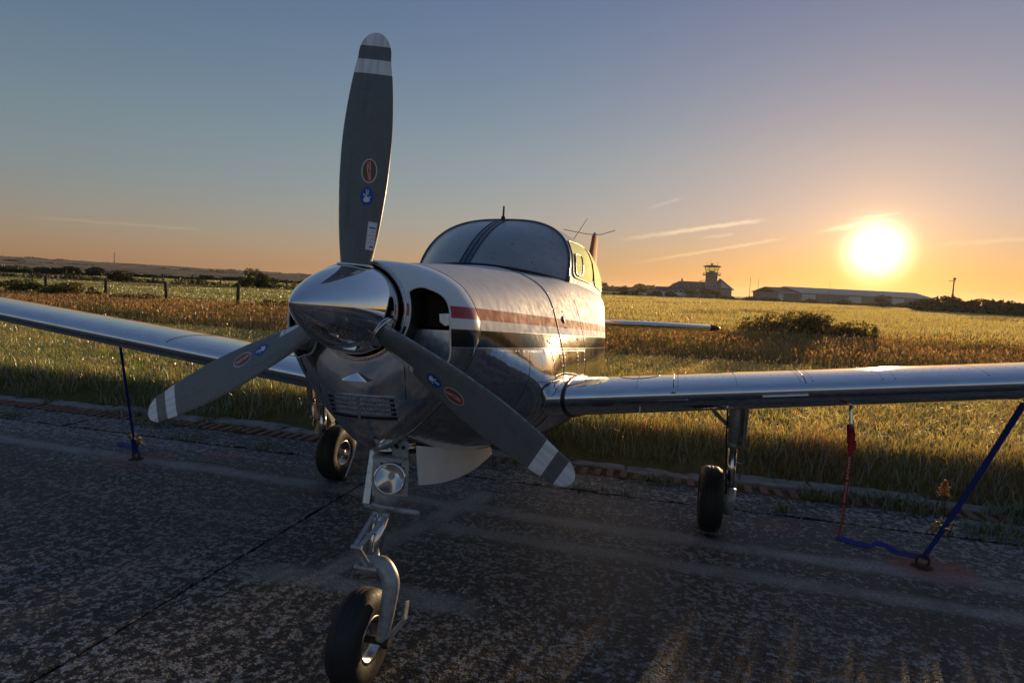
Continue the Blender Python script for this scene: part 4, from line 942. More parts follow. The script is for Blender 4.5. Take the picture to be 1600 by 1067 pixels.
def near_grass():
    P = []
    x, y = in_view(300000, EDGE_Y, 11.5)
    wob = 0.16*np.sin(x*1.7)+0.10*np.sin(x*4.1+1)+0.05*np.sin(x*9.3)
    k = y > EDGE_Y+0.02+np.maximum(wob, -0.05); x, y, wob = x[k], y[k], wob[k]
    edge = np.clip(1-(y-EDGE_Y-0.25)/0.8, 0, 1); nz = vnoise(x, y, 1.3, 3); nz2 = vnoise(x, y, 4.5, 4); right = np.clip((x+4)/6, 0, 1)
    h = (0.052+0.035*nz*nz2+0.02*right*nz2)+edge*(0.05+0.09*nz2); h *= np.where(rng.uniform(0, 1, len(x)) < 0.28, rng.uniform(1.4, 2.1, len(x)), rng.uniform(0.55, 0.95, len(x))); h[y < EDGE_Y+0.2] *= 0.8
    dry = np.clip(0.12+0.38*right+0.5*(nz2-0.5)+0.35*edge*(nz-0.3)+rng.normal(0, .22, len(x)), 0, 1)
    c = jitc(mixc(dry, mixc(nz, GREEN, GREEN2), mixc(np.clip(edge*(0.4+nz), 0, 1), STRAW, (0.15, 0.085, 0.038))))  # dry brown edge blades, darker still to paint in the shaded bank front
    P.append(blades(x, y, h, rng.uniform(0.004, 0.009, len(x))*(1+0.06*(y-3)), np.where(edge > 0.3, rng.uniform(0.15, 0.8, len(x)), rng.uniform(0.3, 1.15, len(x))), np.clip(c*(2.5-1.5*edge[:, None]), 0.004, 0.7)))  # colour gain past the edge stands in for sunlit dewy turf
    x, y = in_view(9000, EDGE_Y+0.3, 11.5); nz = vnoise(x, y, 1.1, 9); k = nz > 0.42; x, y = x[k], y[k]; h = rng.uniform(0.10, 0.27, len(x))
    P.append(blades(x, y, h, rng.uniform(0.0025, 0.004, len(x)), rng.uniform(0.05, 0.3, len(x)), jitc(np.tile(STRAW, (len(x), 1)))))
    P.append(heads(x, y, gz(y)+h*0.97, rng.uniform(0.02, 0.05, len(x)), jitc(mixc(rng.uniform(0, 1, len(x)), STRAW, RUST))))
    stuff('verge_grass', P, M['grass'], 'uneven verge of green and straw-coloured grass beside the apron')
def tall_grass():
    P = []
    x, y = in_view(135000, 10.6, 21.5)
    nz = vnoise(x, y, 0.5, 21); nz2 = vnoise(x, y, 2.2, 22); front = np.clip((y-10.8-1.0*np.sin(x*0.35)-0.6*np.sin(x*1.1))/1.4, 0, 1)
    k = rng.uniform(0, 1, len(x)) < 0.35+0.65*front; x, y, nz, nz2, front = x[k], y[k], nz[k], nz2[k], front[k]
    h = (0.09+0.26*front*(0.30+1.0*nz2*nz))*rng.uniform(0.6, 1.3, len(x))
    gr = np.clip(0.55*(nz > 0.62)+rng.normal(0.12, .2, len(x)), 0, 1)
    c = jitc(mixc(gr, mixc(np.clip(nz2+rng.normal(0, .2, len(x)), 0, 1), (0.24, 0.155, 0.075), (0.40, 0.285, 0.13)), GREEN2)*1.05)
    P.append(blades(x, y, h, rng.uniform(0.008, 0.016, len(x)), rng.uniform(0.05, 0.45, len(x)), np.clip(c, 0.004, 0.5)))
    k = rng.uniform(0, 1, len(x)) < 0.20*front; x, y, h = x[k], y[k], h[k]*1.18
    P.append(heads(x, y, GZ+h*0.96, rng.uniform(0.05, 0.12, len(x)), jitc(mixc(rng.uniform(0, 1, len(x)), (0.30, 0.205, 0.11), (0.17, 0.095, 0.05)))))
    stuff('tall_dry_grass', P, M['drygrass'], 'band of tall reddish-brown dry grass before the fields')
def field_grass():
    P = []
    x, y = in_view(330000, 20.5, 380.0, power=1)
    side = np.clip((x+0.12*y+6)/10, 0, 1); nz = vnoise(x, y, 0.12, 31); nz2 = vnoise(x, y, 0.9, 32)
    tuft = (vnoise(x, y, 0.33, 33) > 0.86) & (side > 0.5) & (y > 24)
    h = np.where(side > 0.5, 0.13+0.10*nz2, 0.07+0.05*nz2)*rng.uniform(0.6, 1.3, len(x)); h[tuft] *= 1.8; h += 0.0004*y
    gold = mixc(np.clip(nz2*0.7+nz*0.4-0.1, 0, 1), (0.48, 0.37, 0.11), (0.68, 0.53, 0.20)); grn = mixc(nz2, (0.17, 0.20, 0.05), (0.27, 0.28, 0.09))
    c = jitc(mixc(side, grn, gold)); c[tuft] *= 0.45
    P.append(blades(x, y, h, (0.010+0.0010*y)*rng.uniform(0.7, 1.4, len(x)), rng.uniform(0.1, 0.6, len(x)), np.clip(c, 0.004, 0.5), seg=1))
    stuff('field_grass', P, M['grass'], 'short grass of the fields, golden before the tower and green beyond the fence')
near_grass(); tall_grass(); field_grass()

def leaf_cloud(lumps, n, size, cols, flat=1.0):
    """leaf-sized faces through lumps (cx,cy,cz,rx,ry,rz)"""
    L = np.array(lumps, float); v = L[:, 3]*L[:, 4]*L[:, 5]; pick = rng.choice(len(L), n, p=v**0.67/np.sum(v**0.67)); l = L[pick]
    d = rng.normal(0, 1, (n, 3)); d /= np.linalg.norm(d, axis=1)[:, None]; r = rng.uniform(0.35, 1.0, n)**0.5
    p = l[:, :3]+d*l[:, 3:]*r[:, None]; p[:, 2] = np.maximum(p[:, 2], GZ+0.01)
    a = rng.normal(0, 1, (n, 3)); a /= np.linalg.norm(a, axis=1)[:, None]; b = np.cross(a, rng.normal(0, 1, (n, 3))); b /= np.linalg.norm(b, axis=1)[:, None]
    s = size*rng.uniform(0.6, 1.4, n)[:, None]
    V = np.stack([p-a*s, p+b*s*0.45, p+a*s, p-b*s*0.45], 1).reshape(-1, 3); i = np.arange(n)*4
    c = jitc(mixc(rng.uniform(0, 1, n), cols[0], cols[1]), 0.2)
    return V, np.stack([i, i+1, i+2, i+3], 1), np.zeros((0, 3), int), np.repeat(np.clip(c, 0.003, 0.5), 4, 0)
def pix_dir(px, py=None):
    d = sky_dir(px, 455 if py is None else py); return np.array([d[0], d[1]])/math.hypot(d[0], d[1])
def at_dist(px, dist): q = CAM[:2]+pix_dir(px)*dist; return float(q[0]), float(q[1])
def on_row(px, y): d = pix_dir(px); t = (y-CAM[1])/d[1]; return float(CAM[0]+d[0]*t)
def bush(name, x, y, w, d, h, n, size, cols, label, cat, group=None, spiky=False, stems=8):
    root = bpy.data.objects.new(name, None); COL.objects.link(root); root.location = (x, y, GZ); root['label'] = label; root['category'] = cat
    if group: root['group'] = group
    lumps = [(rng.uniform(-.5, .5)*w*0.8, rng.uniform(-.5, .5)*d*0.8, 0, w*rng.uniform(.08, .16), d*rng.uniform(.12, .25), h*rng.uniform(.13, .28)) for _ in range(18)]
    lumps = [(a, b, rng.uniform(0.12, 0.72*(1-1.2*abs(a/w)**1.5)+0.05)*h, c, e, g) for a, b, _, c, e, g in lumps]
    P = [leaf_cloud(lumps, n, size, cols)]; P[0][0][:, 2] -= 0
    if spiky:
        k = 520; sx, sy = rng.uniform(-.5, .5, k)*w, rng.uniform(-.5, .5, k)*d; sh = h*rng.uniform(.45, 1.0, k)*(1-0.5*np.abs(sx/w*1.6)**2)*np.where(vnoise(sx*3, sy, 1.0, 77) > .5, 1, .72)
        P.append(blades(sx, sy, sh, np.full(k, 0.02), rng.uniform(.03, .18, k), jitc(np.tile(cols[0], (k, 1))), 0.0))
        m_ = 5200; j = rng.integers(0, k, m_); f = rng.uniform(.25, 1.0, m_); ll = np.stack([sx[j]+rng.normal(0, .05, m_), sy[j]+rng.normal(0, .05, m_), sh[j]*f], 1)
        q = leaf_cloud([(*v, .03, .03, .03) for v in ll[:m_]], m_, 0.05, cols); P.append(q)
    link('foliage', raw_mesh('foliage', *join(P)), M['leaf'], root)
    st = MB()
    for _ in range(stems):
        a = rng.uniform(0, 6.28); st.tube([(0.1*w*math.cos(a), 0.1*d*math.sin(a), 0), (0.3*w*math.cos(a), 0.3*d*math.sin(a), 0.55*h)], [0.012*h+0.004, 0.004*h], 5)
    st.build('stem', M['bark'], root); return root
DK = ((0.020, 0.026, 0.008), (0.050, 0.055, 0.016)); DKB = ((0.030, 0.025, 0.010), (0.075, 0.055, 0.022)); MID = ((0.035, 0.050, 0.012), (0.085, 0.095, 0.025))
bush('weed_thicket', 5.6, 21.6, 4.3, 1.5, 0.98, 4200, 0.05, ((0.09, 0.08, 0.018), (0.20, 0.16, 0.045)), 'dark thicket of tall weeds standing in the dry grass before the hangar', 'weeds', None, True, 6)
bush('bramble', on_row(30, 21.5), 21.6, 3.2, 1.4, 0.95, 3000, 0.06, MID, 'sprawling bramble at the picture edge, left of the first fence post', 'shrub', 'brambles along the near fence', False)
bush('bramble', on_row(112, 21.2), 21.0, 3.6, 1.4, 1.02, 3400, 0.06, ((0.05, 0.06, 0.012), (0.14, 0.115, 0.03)), 'yellowish-green bramble between the first two near fence posts', 'shrub', 'brambles along the near fence', False)
bush('bramble', on_row(215, 20.7), 20.6, 2.6, 1.2, 0.55, 1700, 0.05, ((0.07, 0.06, 0.015), (0.15, 0.11, 0.035)), 'low tawny bramble before the third near fence post', 'shrub', 'brambles along the near fence', False)
bush('bramble', on_row(425, 20.4), 20.3, 2.2, 1.0, 0.55, 1500, 0.05, ((0.05, 0.05, 0.015), (0.13, 0.10, 0.03)), 'low bramble right of the fourth near fence post', 'shrub', 'brambles along the near fence', False)
bush('rounded_bush', *at_dist(402, 84), 5.2, 3.5, 2.5, 3600, 0.13, ((0.028, 0.042, 0.010), (0.075, 0.085, 0.02)), 'large rounded green bush standing alone in the far fence line', 'bush')
bush('ditch_shrub', *at_dist(186, 98), 3.4, 2.2, 1.7, 1500, 0.13, DK, 'small dark shrub on the ditch bank in the green fields', 'bush')

# fences
def fence(xs, ys, h, th, label, group_, wire_r):
    for i, (x, y, tx) in enumerate(zip(xs, ys, label)):
        o = bpy.data.objects.new('fence_post', None); COL.objects.link(o); o.location = (x, y, GZ); o['label'] = tx; o['category'] = 'fence post'; o['group'] = group_
        o.rotation_euler = (random.uniform(-.04, .04), random.uniform(-.05, .05), random.uniform(0, .5))
        bevel(MB().tube([(0, 0, 0), (0, 0, h*0.97), (0, 0, h)], [th, th*0.94, th*0.75], 9).build('post', M['wood'], o, True), 0.004, 1)
        if i+1 < len(xs):
            for k, z in enumerate((0.35, 0.62, 0.9)):
                P = [np.array([(xs[i+1]-x)*s, (ys[i+1]-y)*s, h*z-0.03*4*s*(1-s)]) for s in np.linspace(0, 1, 7)]
                w_ = MB().tube(P, wire_r, 5, False).build('wire', M['rust'], o); w_.rotation_euler = (-o.rotation_euler.x, -o.rotation_euler.y, -o.rotation_euler.z)
order = ['first', 'second', 'third', 'fourth', 'fifth', 'sixth', 'seventh', 'eighth', 'ninth', 'tenth']
pxs = [73, 166, 262, 373]; ys = [22.3, 21.7, 21.0, 20.4]
fence([on_row(a, b) for a, b in zip(pxs, ys)], ys, 1.02, 0.075, ['thick wooden post, '+order[i]+' from the left in the near wire fence' for i in range(4)], 'posts of the near fence', 0.006)
pxs = [52, 105, 160, 208, 257, 303, 346, 450]; ys = [64.0, 65, 66, 66, 66.5, 67, 67, 67.5]
fence([on_row(a, b) for a, b in zip(pxs, ys)], ys, 1.25, 0.10, ['small far wooden post, '+order[i]+' from the left in the far fence' for i in range(len(pxs))], 'posts of the far fence', 0.008)

# scrub along the ditch, hedges and distant woods: masses of leaves
def strip(name, pts, w, h0, h1, n, size, cols, label):
    pts = np.array(pts, float); seg = np.linalg.norm(np.diff(pts, axis=0), axis=1); T = np.concatenate([[0], np.cumsum(seg)]); L = T[-1]
    lumps = []
    step = max(w*0.6, 0.8); k = int(L/step)
    for s in np.linspace(0, L, k):
        p = np.array([np.interp(s, T, pts[:, 0]), np.interp(s, T, pts[:, 1])]); z0 = np.interp(s, T, pts[:, 2]) if pts.shape[1] > 2 else GZ
        h = h0+(h1-h0)*random.random()**1.6
        lumps.append((p[0]+random.gauss(0, w*0.2), p[1]+random.gauss(0, w*0.2), z0+h*0.45, step*0.9, w*0.5, h*0.6))
    return stuff(name, [leaf_cloud(lumps, n, size, cols)], M['leaf'], label)
def arc(px0, px1, d0, d1, k=12): return [at_dist(px0+(px1-px0)*s, d0+(d1-d0)*s) for s in np.linspace(0, 1, k)]
strip('ditch_scrub', [(on_row(a, 63.5), 63.5+0.004*a) for a in np.linspace(-20, 470, 16)], 1.6, 0.35, 0.95, 9000, 0.11, DK, 'low dark scrub along the ditch behind the near field')
strip('hedgerow_vegetation', arc(-20, 480, 190, 185), 4.0, 0.5, 1.5, 7000, 0.40, DK, 'dark hedge running across the fields on the left')
strip('hedgerow_vegetation', arc(68, 150, 180, 178), 4.0, 1.2, 2.2, 2200, 0.40, DK, 'taller dark clump in the left-hand hedge')
strip('hedgerow_vegetation', arc(1455, 1680, 150, 120), 6.0, 2.0, 3.1, 9000, 0.33, DKB, 'dark scrub bank at the right edge behind the golden field')
strip('hedgerow_vegetation', arc(1140, 1470, 250, 205), 4.0, 0.5, 1.7, 7000, 0.33, DKB, 'low scrub along the foot of the hangar')
strip('hedgerow_vegetation', arc(935, 1150, 262, 262), 4.0, 0.5, 2.2, 5000, 0.36, DK, 'low hedge before the airport buildings')
strip('distant_wood', arc(925, 1065, 620, 640), 14.0, 5.0, 9.5, 5000, 1.5, DK, 'distant wood on the horizon behind the airport')

# rising heath on the left
def hills():
    A = np.linspace(math.radians(-78), math.radians(6), 70); Rr = np.array([200, 260, 330, 430, 560, 720, 900, 1100, 1500, 2200])
    Pt = []
    for r in Rr:
        row = []
        for a in A:
            u = math.degrees(a); top = 19.0-0.20*(u+55) if u < 0 else 8
            top = np.interp(u, [-78, -55, -40, -25, -12, 0, 6], [17, 13.5, 9.5, 5.5, 2.8, 1.2, 0])
            s = min(1, max(0, (r-220)/760)); z = top*(s*s*(3-2*s))+0.5*math.sin(u*1.9+r*.01)*s+0.35*math.sin(u*4.7)*s
            if r > 1000: z -= (r-1000)*0.012
            row.append((CAM[0]+r*math.sin(a), CAM[1]+r*math.cos(a), GZ-0.3*(1-s)+z))
        Pt.append(row)
    MB().grid(Pt).build('hill', M['hill'], None, True, kind='structure', label='low heath rising on the left horizon')
    crest = []
    for px in np.linspace(-30, 520, 24):
        d = pix_dir(px); u = math.degrees(math.atan2(d[0], d[1])); top = np.interp(u, [-78, -55, -40, -25, -12, 0, 6], [17, 13.5, 9.5, 5.5, 2.8, 1.2, 0]); crest.append((CAM[0]+d[0]*960, CAM[1]+d[1]*960, top-0.8))
    strip('ridge_vegetation', crest, 16.0, 0.2, 2.4, 3000, 1.1, DKB, 'dark scrub along the crest of the heath')
    for f, h in ((360, 1.6), (560, 2.2)):
        line = []
        for px in np.linspace(-30, 500, 16):
            d = pix_dir(px); u = math.degrees(math.atan2(d[0], d[1])); top = np.interp(u, [-78, -55, -40, -25, -12, 0, 6], [17, 13.5, 9.5, 5.5, 2.8, 1.2, 0]); s = (f-220)/760; line.append((CAM[0]+d[0]*f, CAM[1]+d[1]*f, top*s*s*(3-2*s)-0.4))
        strip('heath_vegetation', line, 9.0, 0.2, h, 2400, 0.5, DK, 'dark hedge crossing the heath %s' % ('lower on the slope' if f < 400 else 'higher on the slope'))
hills()
def tree(px, dist, h, w, label):
    x, y = at_dist(px, dist); root = bpy.data.objects.new('small_tree', None); COL.objects.link(root); root.location = (x, y, GZ); root['label'] = label; root['category'] = 'tree'; root['group'] = 'trees before the airport'
    b = MB(); b.tube([(0, 0, 0), (0.05*h, 0, 0.35*h), (0.02*h, 0.05*h, 0.75*h)], [0.03*h, 0.02*h, 0.006*h], 7)
    for _ in range(5):
        a = rng.uniform(0, 6.28); b.tube([(0.03*h, 0, h*rng.uniform(.25, .5)), (w*0.3*math.cos(a), w*0.3*math.sin(a), h*rng.uniform(.6, .8))], [0.012*h, 0.004*h], 5)
    b.build('trunk', M['bark'], root)
    lumps = [(rng.uniform(-.32, .32)*w, rng.uniform(-.32, .32)*w, h*rng.uniform(.4, .8), w*rng.uniform(.14, .26), w*rng.uniform(.14, .26), h*rng.uniform(.10, .2)) for _ in range(11)]
    link('crown', raw_mesh('crown', *leaf_cloud(lumps, 1100, 0.05*h, DK)), M['leaf'], root)
for a in ((973, 255, 4.2, 6.0, 'dark spreading tree next to the fuselage silhouette, first of the airport trees'), (1004, 258, 3.6, 5.0, 'small round dark tree, second from the aeroplane among the airport trees'),
          (1082, 250, 4.4, 6.0, 'broad dark tree before the middle of the terminal'), (1104, 246, 4.8, 6.5, 'dark tree standing at the foot of the control tower'), (1122, 250, 4.2, 5.5, 'dark tree before the gable right of the control tower'),
          (1382, 205, 3.6, 4.6, 'sunlit round tree before the long hangar')): tree(*a)
near_weeds = []
def weeds():
    P = []
    def clump(cx, cy, r, n, h, wide, c0, c1):
        a = rng.uniform(0, 6.28, n); q = r*rng.uniform(0, 1, n)**0.6; x, y = cx+q*np.cos(a), cy+0.6*q*np.sin(a)
        return blades(x, y, h*rng.uniform(.4, 1.2, n), rng.uniform(.5, 1.3, n)*wide, rng.uniform(.3, 1.0, n), jitc(mixc(rng.uniform(0, 1, n), c0, c1)), -0.012)
    spots = [(3.6, 3.02, .35, 400, .10), (4.3, 3.0, .5, 600, .13), (5.0, 3.05, .5, 500, .12), (2.45, 3.42, .22, 240, .13), (3.0, 3.45, .35, 380, .14), (2.05, 3.0, .12, 60, .08), (1.63, 2.85, .1, 50, .07), (-4.2, 3.30, .3, 260, .09), (-3.5, 2.98, .25, 140, .06),
             (-2.6, 3.0, .2, 100, .06), (-5.9, 3.0, .25, 160, .06), (-6.9, 3.25, .35, 260, .10), (0.6, 2.86, .15, 60, .06), (1.1, 3.35, .2, 120, .09), (-0.4, 3.3, .25, 120, .08), (-7.6, 3.5, .4, 300, .12), (3.9, 3.55, .3, 250, .15), (-4.9, 3.55, .3, 160, .10)]
    for k in range(60): spots.append((rng.uniform(-9, 5.5), rng.choice([2.86, 3.35, 3.59, 3.7]), rng.uniform(.03, .12), int(rng.uniform(12, 45)), rng.uniform(.04, .10)))
    for s in spots: P.append(clump(*s, 0.009, (0.035, 0.06, 0.012), (0.09, 0.115, 0.03)))
    stuff('apron_weeds', P, M['grass'], 'low green weeds in the joints and drain at the apron edge')
weeds()
def seed_plant():
    root = bpy.data.objects.new('seeding_weed', None); COL.objects.link(root); root.location = (3.16, 3.06, -0.01); root['label'] = 'single dry weed with a tan feathery seed head behind the blue strap buckle'; root['category'] = 'plant'
    MB().tube([(0, 0, 0), (0.01, 0, 0.15), (-0.01, 0.01, 0.34)], [0.004, 0.003, 0.002], 6).build('stem', M['bark'], root, True)
    n = 420; f = rng.uniform(0, 1, n); r = 0.030*np.sin(np.pi*(0.15+0.8*f))
    link('seed_head', raw_mesh('seed_head', *leaf_cloud([(-0.004+rng.normal(0, 1)*q*.6, rng.normal(0, 1)*q*.6, 0.16+0.20*g, 0.008, 0.008, 0.01) for g, q in zip(f, r)], 900, 0.007, ((0.16, 0.10, 0.05), (0.26, 0.17, 0.09)))), M['leaf'], root)
seed_plant()

# ------------------------------------------------------------------ airport buildings
M['slate'] = plain('slate_roof', (0.10, 0.105, 0.12), 0.7, vary=0.25, scale=2.0)
M['sheet'] = plain('hangar_roof_sheet', (0.34, 0.35, 0.38), 0.55, 0.0, vary=0.15, scale=0.6)
M['render'] = plain('building_render', (0.20, 0.195, 0.20), 0.85, vary=0.2, scale=1.2)
M['hwall'] = plain('hangar_wall', (0.24, 0.21, 0.19), 0.8, vary=0.2, scale=0.8)
M['pale'] = plain('pale_trim', (0.55, 0.55, 0.56), 0.6, vary=0.1, scale=2.0)
M['dglass'] = plain('dark_glass', (0.03, 0.035, 0.04), 0.08, vary=0.1)
def f_cab(t, b, m_):
    b.inputs['Base Color'].default_value = (0.75, 0.80, 0.55, 1); b.inputs['Roughness'].default_value = 0.02; b.inputs['Transmission Weight'].default_value = 1.0; b.inputs['IOR'].default_value = 1.02
M['cabglass'] = mat('tower_cab_glass', f_cab)
def frame_at(px, dist, rot=0.0):
    x, y = at_dist(px, dist); d = pix_dir(px); o = bpy.data.objects.new('building', None); COL.objects.link(o); o.location = (x, y, GZ); o.rotation_euler = (0, 0, -math.atan2(d[0], d[1])+rot); return o
D0 = 330.0; S_ = D0/FPX          # metres per picture-pixel out there
def gable(b, x0, x1, y0, y1, z0, z1, axis='x', ov=0.4, th=0.25):
    """ridged roof; axis is the ridge direction"""
    if axis == 'x':
        ym = (y0+y1)/2; P = [(y0-ov, z0), (ym, z1), (y1+ov, z0), (y1+ov, z0-th), (ym, z1-th), (y0-ov, z0-th)]; b.prism([(x0-ov, y, z) for y, z in P], (x1-x0+2*ov, 0, 0))
    else:
        xm = (x0+x1)/2; P = [(x0-ov, z0), (xm, z1), (x1+ov, z0), (x1+ov, z0-th), (xm, z1-th), (x0-ov, z0-th)]; b.prism([(x, y0-ov, z) for x, z in P], (0, y1-y0+2*ov, 0))
def terminal():
    r = frame_at(1085, D0); r.name = 'terminal_building'; r['label'] = 'low dark terminal building with hipped roofs and dormer windows beside the control tower'; r['category'] = 'building'
    # local x to the right of the picture, y away
    def wall(x0, x1, y0, y1, h): return MB().box(((x0+x1)/2, (y0+y1)/2, h/2), (x1-x0, y1-y0, h)).build('wall', M['render'], r)
    wall(-12.5, 9.5, 0, 11, 4.6); wall(9.6, 18.5, -1.5, 10, 5.2); wall(-19, -12.6, 2, 9, 3.2)
    h = MB(); h.add([(-13.2, -0.7, 4.6), (10.2, -0.7, 4.6), (10.2, 11.7, 4.6), (-13.2, 11.7, 4.6), (-7.5, 5.5, 8.2), (9.5, 5.5, 8.2)], [(0, 1, 5, 4), (1, 2, 5), (2, 3, 4, 5), (3, 0, 4), (0, 3, 2, 1)])
    rf = h.build('roof', M['slate'], r)
    g = MB(); g.add([(9.0, -2.2, 5.2), (19.6, -2.2, 4.4), (19.6, 10.5, 4.4), (9.0, 10.5, 5.2), (12.6, 3.8, 10.2), (12.6, 6.5, 10.2)], [(0, 1, 4), (1, 2, 5, 4), (2, 3, 5), (3, 0, 4, 5), (0, 3, 2, 1)]); g.build('roof', M['slate'], r)
    MB().prism([(12.6, -2.3, 9.9), (12.9, -2.3, 9.9), (19.7, -2.3, 4.6), (19.4, -2.3, 4.4)], (0, 0.3, 0)).build('bargeboard', M['pale'], r)
    MB().prism([(13.2, -1.62, 8.6), (13.2, -1.62, 5.2), (17.4, -1.62, 5.2)], (0, 0.1, 0)).build('gable_cladding', M['pale'], r)
    a = MB(); gable(a, -19, -12.6, 2, 9, 3.2, 5.0); a.build('roof', M['slate'], r)
    for x in (-9.5, -3.5, 2.5): 
        d = MB(); d.box((x, 1.3, 5.6), (2.8, 2.2, 1.5)); dm = d.build('dormer', M['render'], r)
        q = MB(); gable(q, x-1.4, x+1.4, 0.2, 2.4, 6.35, 7.3, 'y', 0.2, 0.15); q.build('dormer_roof', M['slate'], dm)
        MB().box((x, 0.19, 5.6), (2.1, 0.06, 1.0)).build('window', M['pale'], dm); MB().box((x, 0.15, 5.6), (1.8, 0.05, 0.75)).build('pane', M['dglass'], dm)
    # round-topped skylight, chimney
    MB().tube([(4.6+2.4*math.cos(t), 3.0, 7.0+1.9*math.sin(t)) for t in np.linspace(0, math.pi, 14)], 0.18, 6).build('arched_skylight', M['pale'], rf)
    MB().box((-6.0, 6.0, 8.6), (0.9, 0.9, 1.7)).build('chimney', M['render'], rf)
    for i in range(8):
        x = -11.3+i*2.6
        w = MB().box((x, -0.03, 2.7), (1.7, 0.08, 1.3)).build('window', M['pale'], r); MB().box((x, -0.09, 2.7), (1.45, 0.05, 1.05)).build('pane', M['dglass'], w)
    MB().box((-15.8, 1.95, 1.3), (1.2, 0.1, 2.2)).build('door', M['pale'], r)
terminal()
def tower():
    r = frame_at(1112, D0-4); r.name = 'control_tower'; r['label'] = 'airport control tower with outward-leaning glazed cab and railed gallery'; r['category'] = 'control tower'
    w = 2.85
    s = MB(); s.box((0, 3, 5.7), (2*w, 2*w, 11.4)); s.build('shaft', M['render'], r)
    for z in (3.0, 6.0, 8.8):
        for x in (-1.5, 1.5): 
            q = MB().box((x, 3-w-0.03, z), (1.1, 0.08, 1.4)).build('window', M['pale'], r); MB().box((x, 3-w-0.08, z), (0.85, 0.05, 1.15)).build('pane', M['dglass'], q)
    MB().box((0, 3, 11.6), (8.6, 8.6, 0.35)).build('gallery_floor', M['render'], r)
    rail = MB()
    for z in (12.25, 12.7):
        for a, b_ in (((-4.2, -1.2), (4.2, -1.2)), ((4.2, -1.2), (4.2, 7.2)), ((4.2, 7.2), (-4.2, 7.2)), ((-4.2, 7.2), (-4.2, -1.2))): rail.tube([(a[0], a[1], z), (b_[0], b_[1], z)], 0.05, 5)
    for x in np.linspace(-4.2, 4.2, 7):
        for y in (-1.2, 7.2): rail.tube([(x, y, 11.7), (x, y, 12.7)], 0.05, 5)
    rail.build('railing', M['slate'], r)
    # cab: eight-sided, leaning outwards; sill, panes, mullions, roof
    n = 8; ang = [math.radians(22.5+45*i) for i in range(n)]; c0, c1 = 3.0, 3.75; zb, zt = 12.9, 15.6
    B = [np.array([c0*math.cos(a), 3+c0*math.sin(a), zb]) for a in ang]; T = [np.array([c1*math.cos(a), 3+c1*math.sin(a), zt]) for a in ang]
    MB().lathe([(0, 11.7), (2.8, 11.7), (3.0, 12.9), (0, 12.9)], (0, 3, 0), (0, 0, 1), 8).build('cab_sill', M['render'], r)
    for i in range(n):
        j = (i+1) % n; MB().prism([B[i]*.98+B[j]*.02, B[j]*.98+B[i]*.02, T[j]*.98+T[i]*.02, T[i]*.98+T[j]*.02], np.array([math.cos((ang[i]+ang[j])/2+(math.pi if j == 0 else 0)), math.sin((ang[i]+ang[j])/2+(math.pi if j == 0 else 0)), 0])*0.03).build('pane', M['cabglass'], r)
        MB().tube([B[i], T[i]], 0.13, 6).build('mullion', M['slate'], r)
    MB().lathe([(0, zt), (4.2, zt), (4.3, zt+0.25), (4.1, zt+0.6), (2.0, zt+0.95), (0, zt+1.0)], (0, 3, 0), (0, 0, 1), 8).build('cab_roof', M['slate'], r)
    MB().box((0, 3.4, 13.3), (2.4, 1.0, 0.9)).build('console', M['slate'], r)
    for x, h in ((-2.6, 1.6), (-0.8, 2.6), (0.4, 1.2), (2.4, 1.9)): MB().tube([(x, 3, zt+0.3), (x, 3, zt+0.9+h)], 0.06, 5).build('antenna', M['slate'], r)
    MB().box((-0.2, 3, zt+1.4), (0.9, 0.6, 0.9)).build('equipment_box', M['slate'], r)
tower()
def hangar():
    # long row parallel to the apron side of the field, receding to the right
    a, b_ = np.array(at_dist(1226, 300)), np.array(at_dist(1460, 372)); L = float(np.linalg.norm(b_-a)); ang = math.atan2(b_[1]-a[1], b_[0]-a[0])
    def block(x0, x1, dy, h, rh, depth, name, label, doors, mat_):
        r = bpy.data.objects.new(name, None); COL.objects.link(r); r.location = (a[0], a[1], GZ); r.rotation_euler = (0, 0, ang); r['label'] = label; r['category'] = 'hangar'
        MB().box(((x0+x1)/2, dy+depth/2, h/2), (x1-x0, depth, h)).build('wall', M['hwall'], r)
        q = MB(); gable(q, x0, x1, dy, dy+depth, h, h+rh, 'x', 0.6, 0.25); q.build('roof', mat_, r)
        n = doors; w = (x1-x0)/n
        for i in range(n):
            MB().box((x0+(i+.5)*w, dy-0.06, h*0.42), (w*0.86, 0.1, h*0.82)).build('hangar_door', M['render'] if i % 3 else M['pale'], r)
        MB().box(((x0+x1)/2, dy-0.62, h-0.12), (x1-x0+1.2, 0.12, 0.28)).build('gutter', M['pale'], r)
    block(10, L, 0, 4.3, 2.6, 20, 'long_hangar', 'long low hangar with pale grey sheet roof under the sun', 9, M['sheet'])
    block(0, 9.6, 3, 4.0, 2.4, 16, 'side_hangar', 'shorter hangar with darker grey roof adjoining the long hangar on the tower side', 3, M['slate'])
hangar()
def pole(px, dist, h, r0, label, cat, arm=False, group=None):
    x, y = at_dist(px, dist); r = bpy.data.objects.new('pole', None); COL.objects.link(r); r.location = (x, y, GZ); r['label'] = label; r['category'] = cat
    if group: r['group'] = group
    r.name = 'flagpole' if cat == 'flagpole' else 'mast'
    MB().tube([(0, 0, 0), (0, 0, h)], [r0, r0*0.55], 8).build('shaft', M['slate'], r)
    if arm: MB().box((-0.3*h*0.15, 0, h*0.90), (h*0.20, 0.12, 0.14)).build('crossarm', M['slate'], r); MB().box((0.1, 0, h*0.97), (0.5, 0.4, 0.5)).build('lamp_head', M['slate'], r); MB().box((0, 0, h*0.45), (0.42, 0.4, 0.8)).build('cabinet', M['slate'], r)
    else: MB().lathe([(0, 0.3), (0.12, 0.22), (0.14, 0.1), (0.08, 0)], (0, 0, h), (0, 0, 1), 8).build('finial', M['slate'], r)
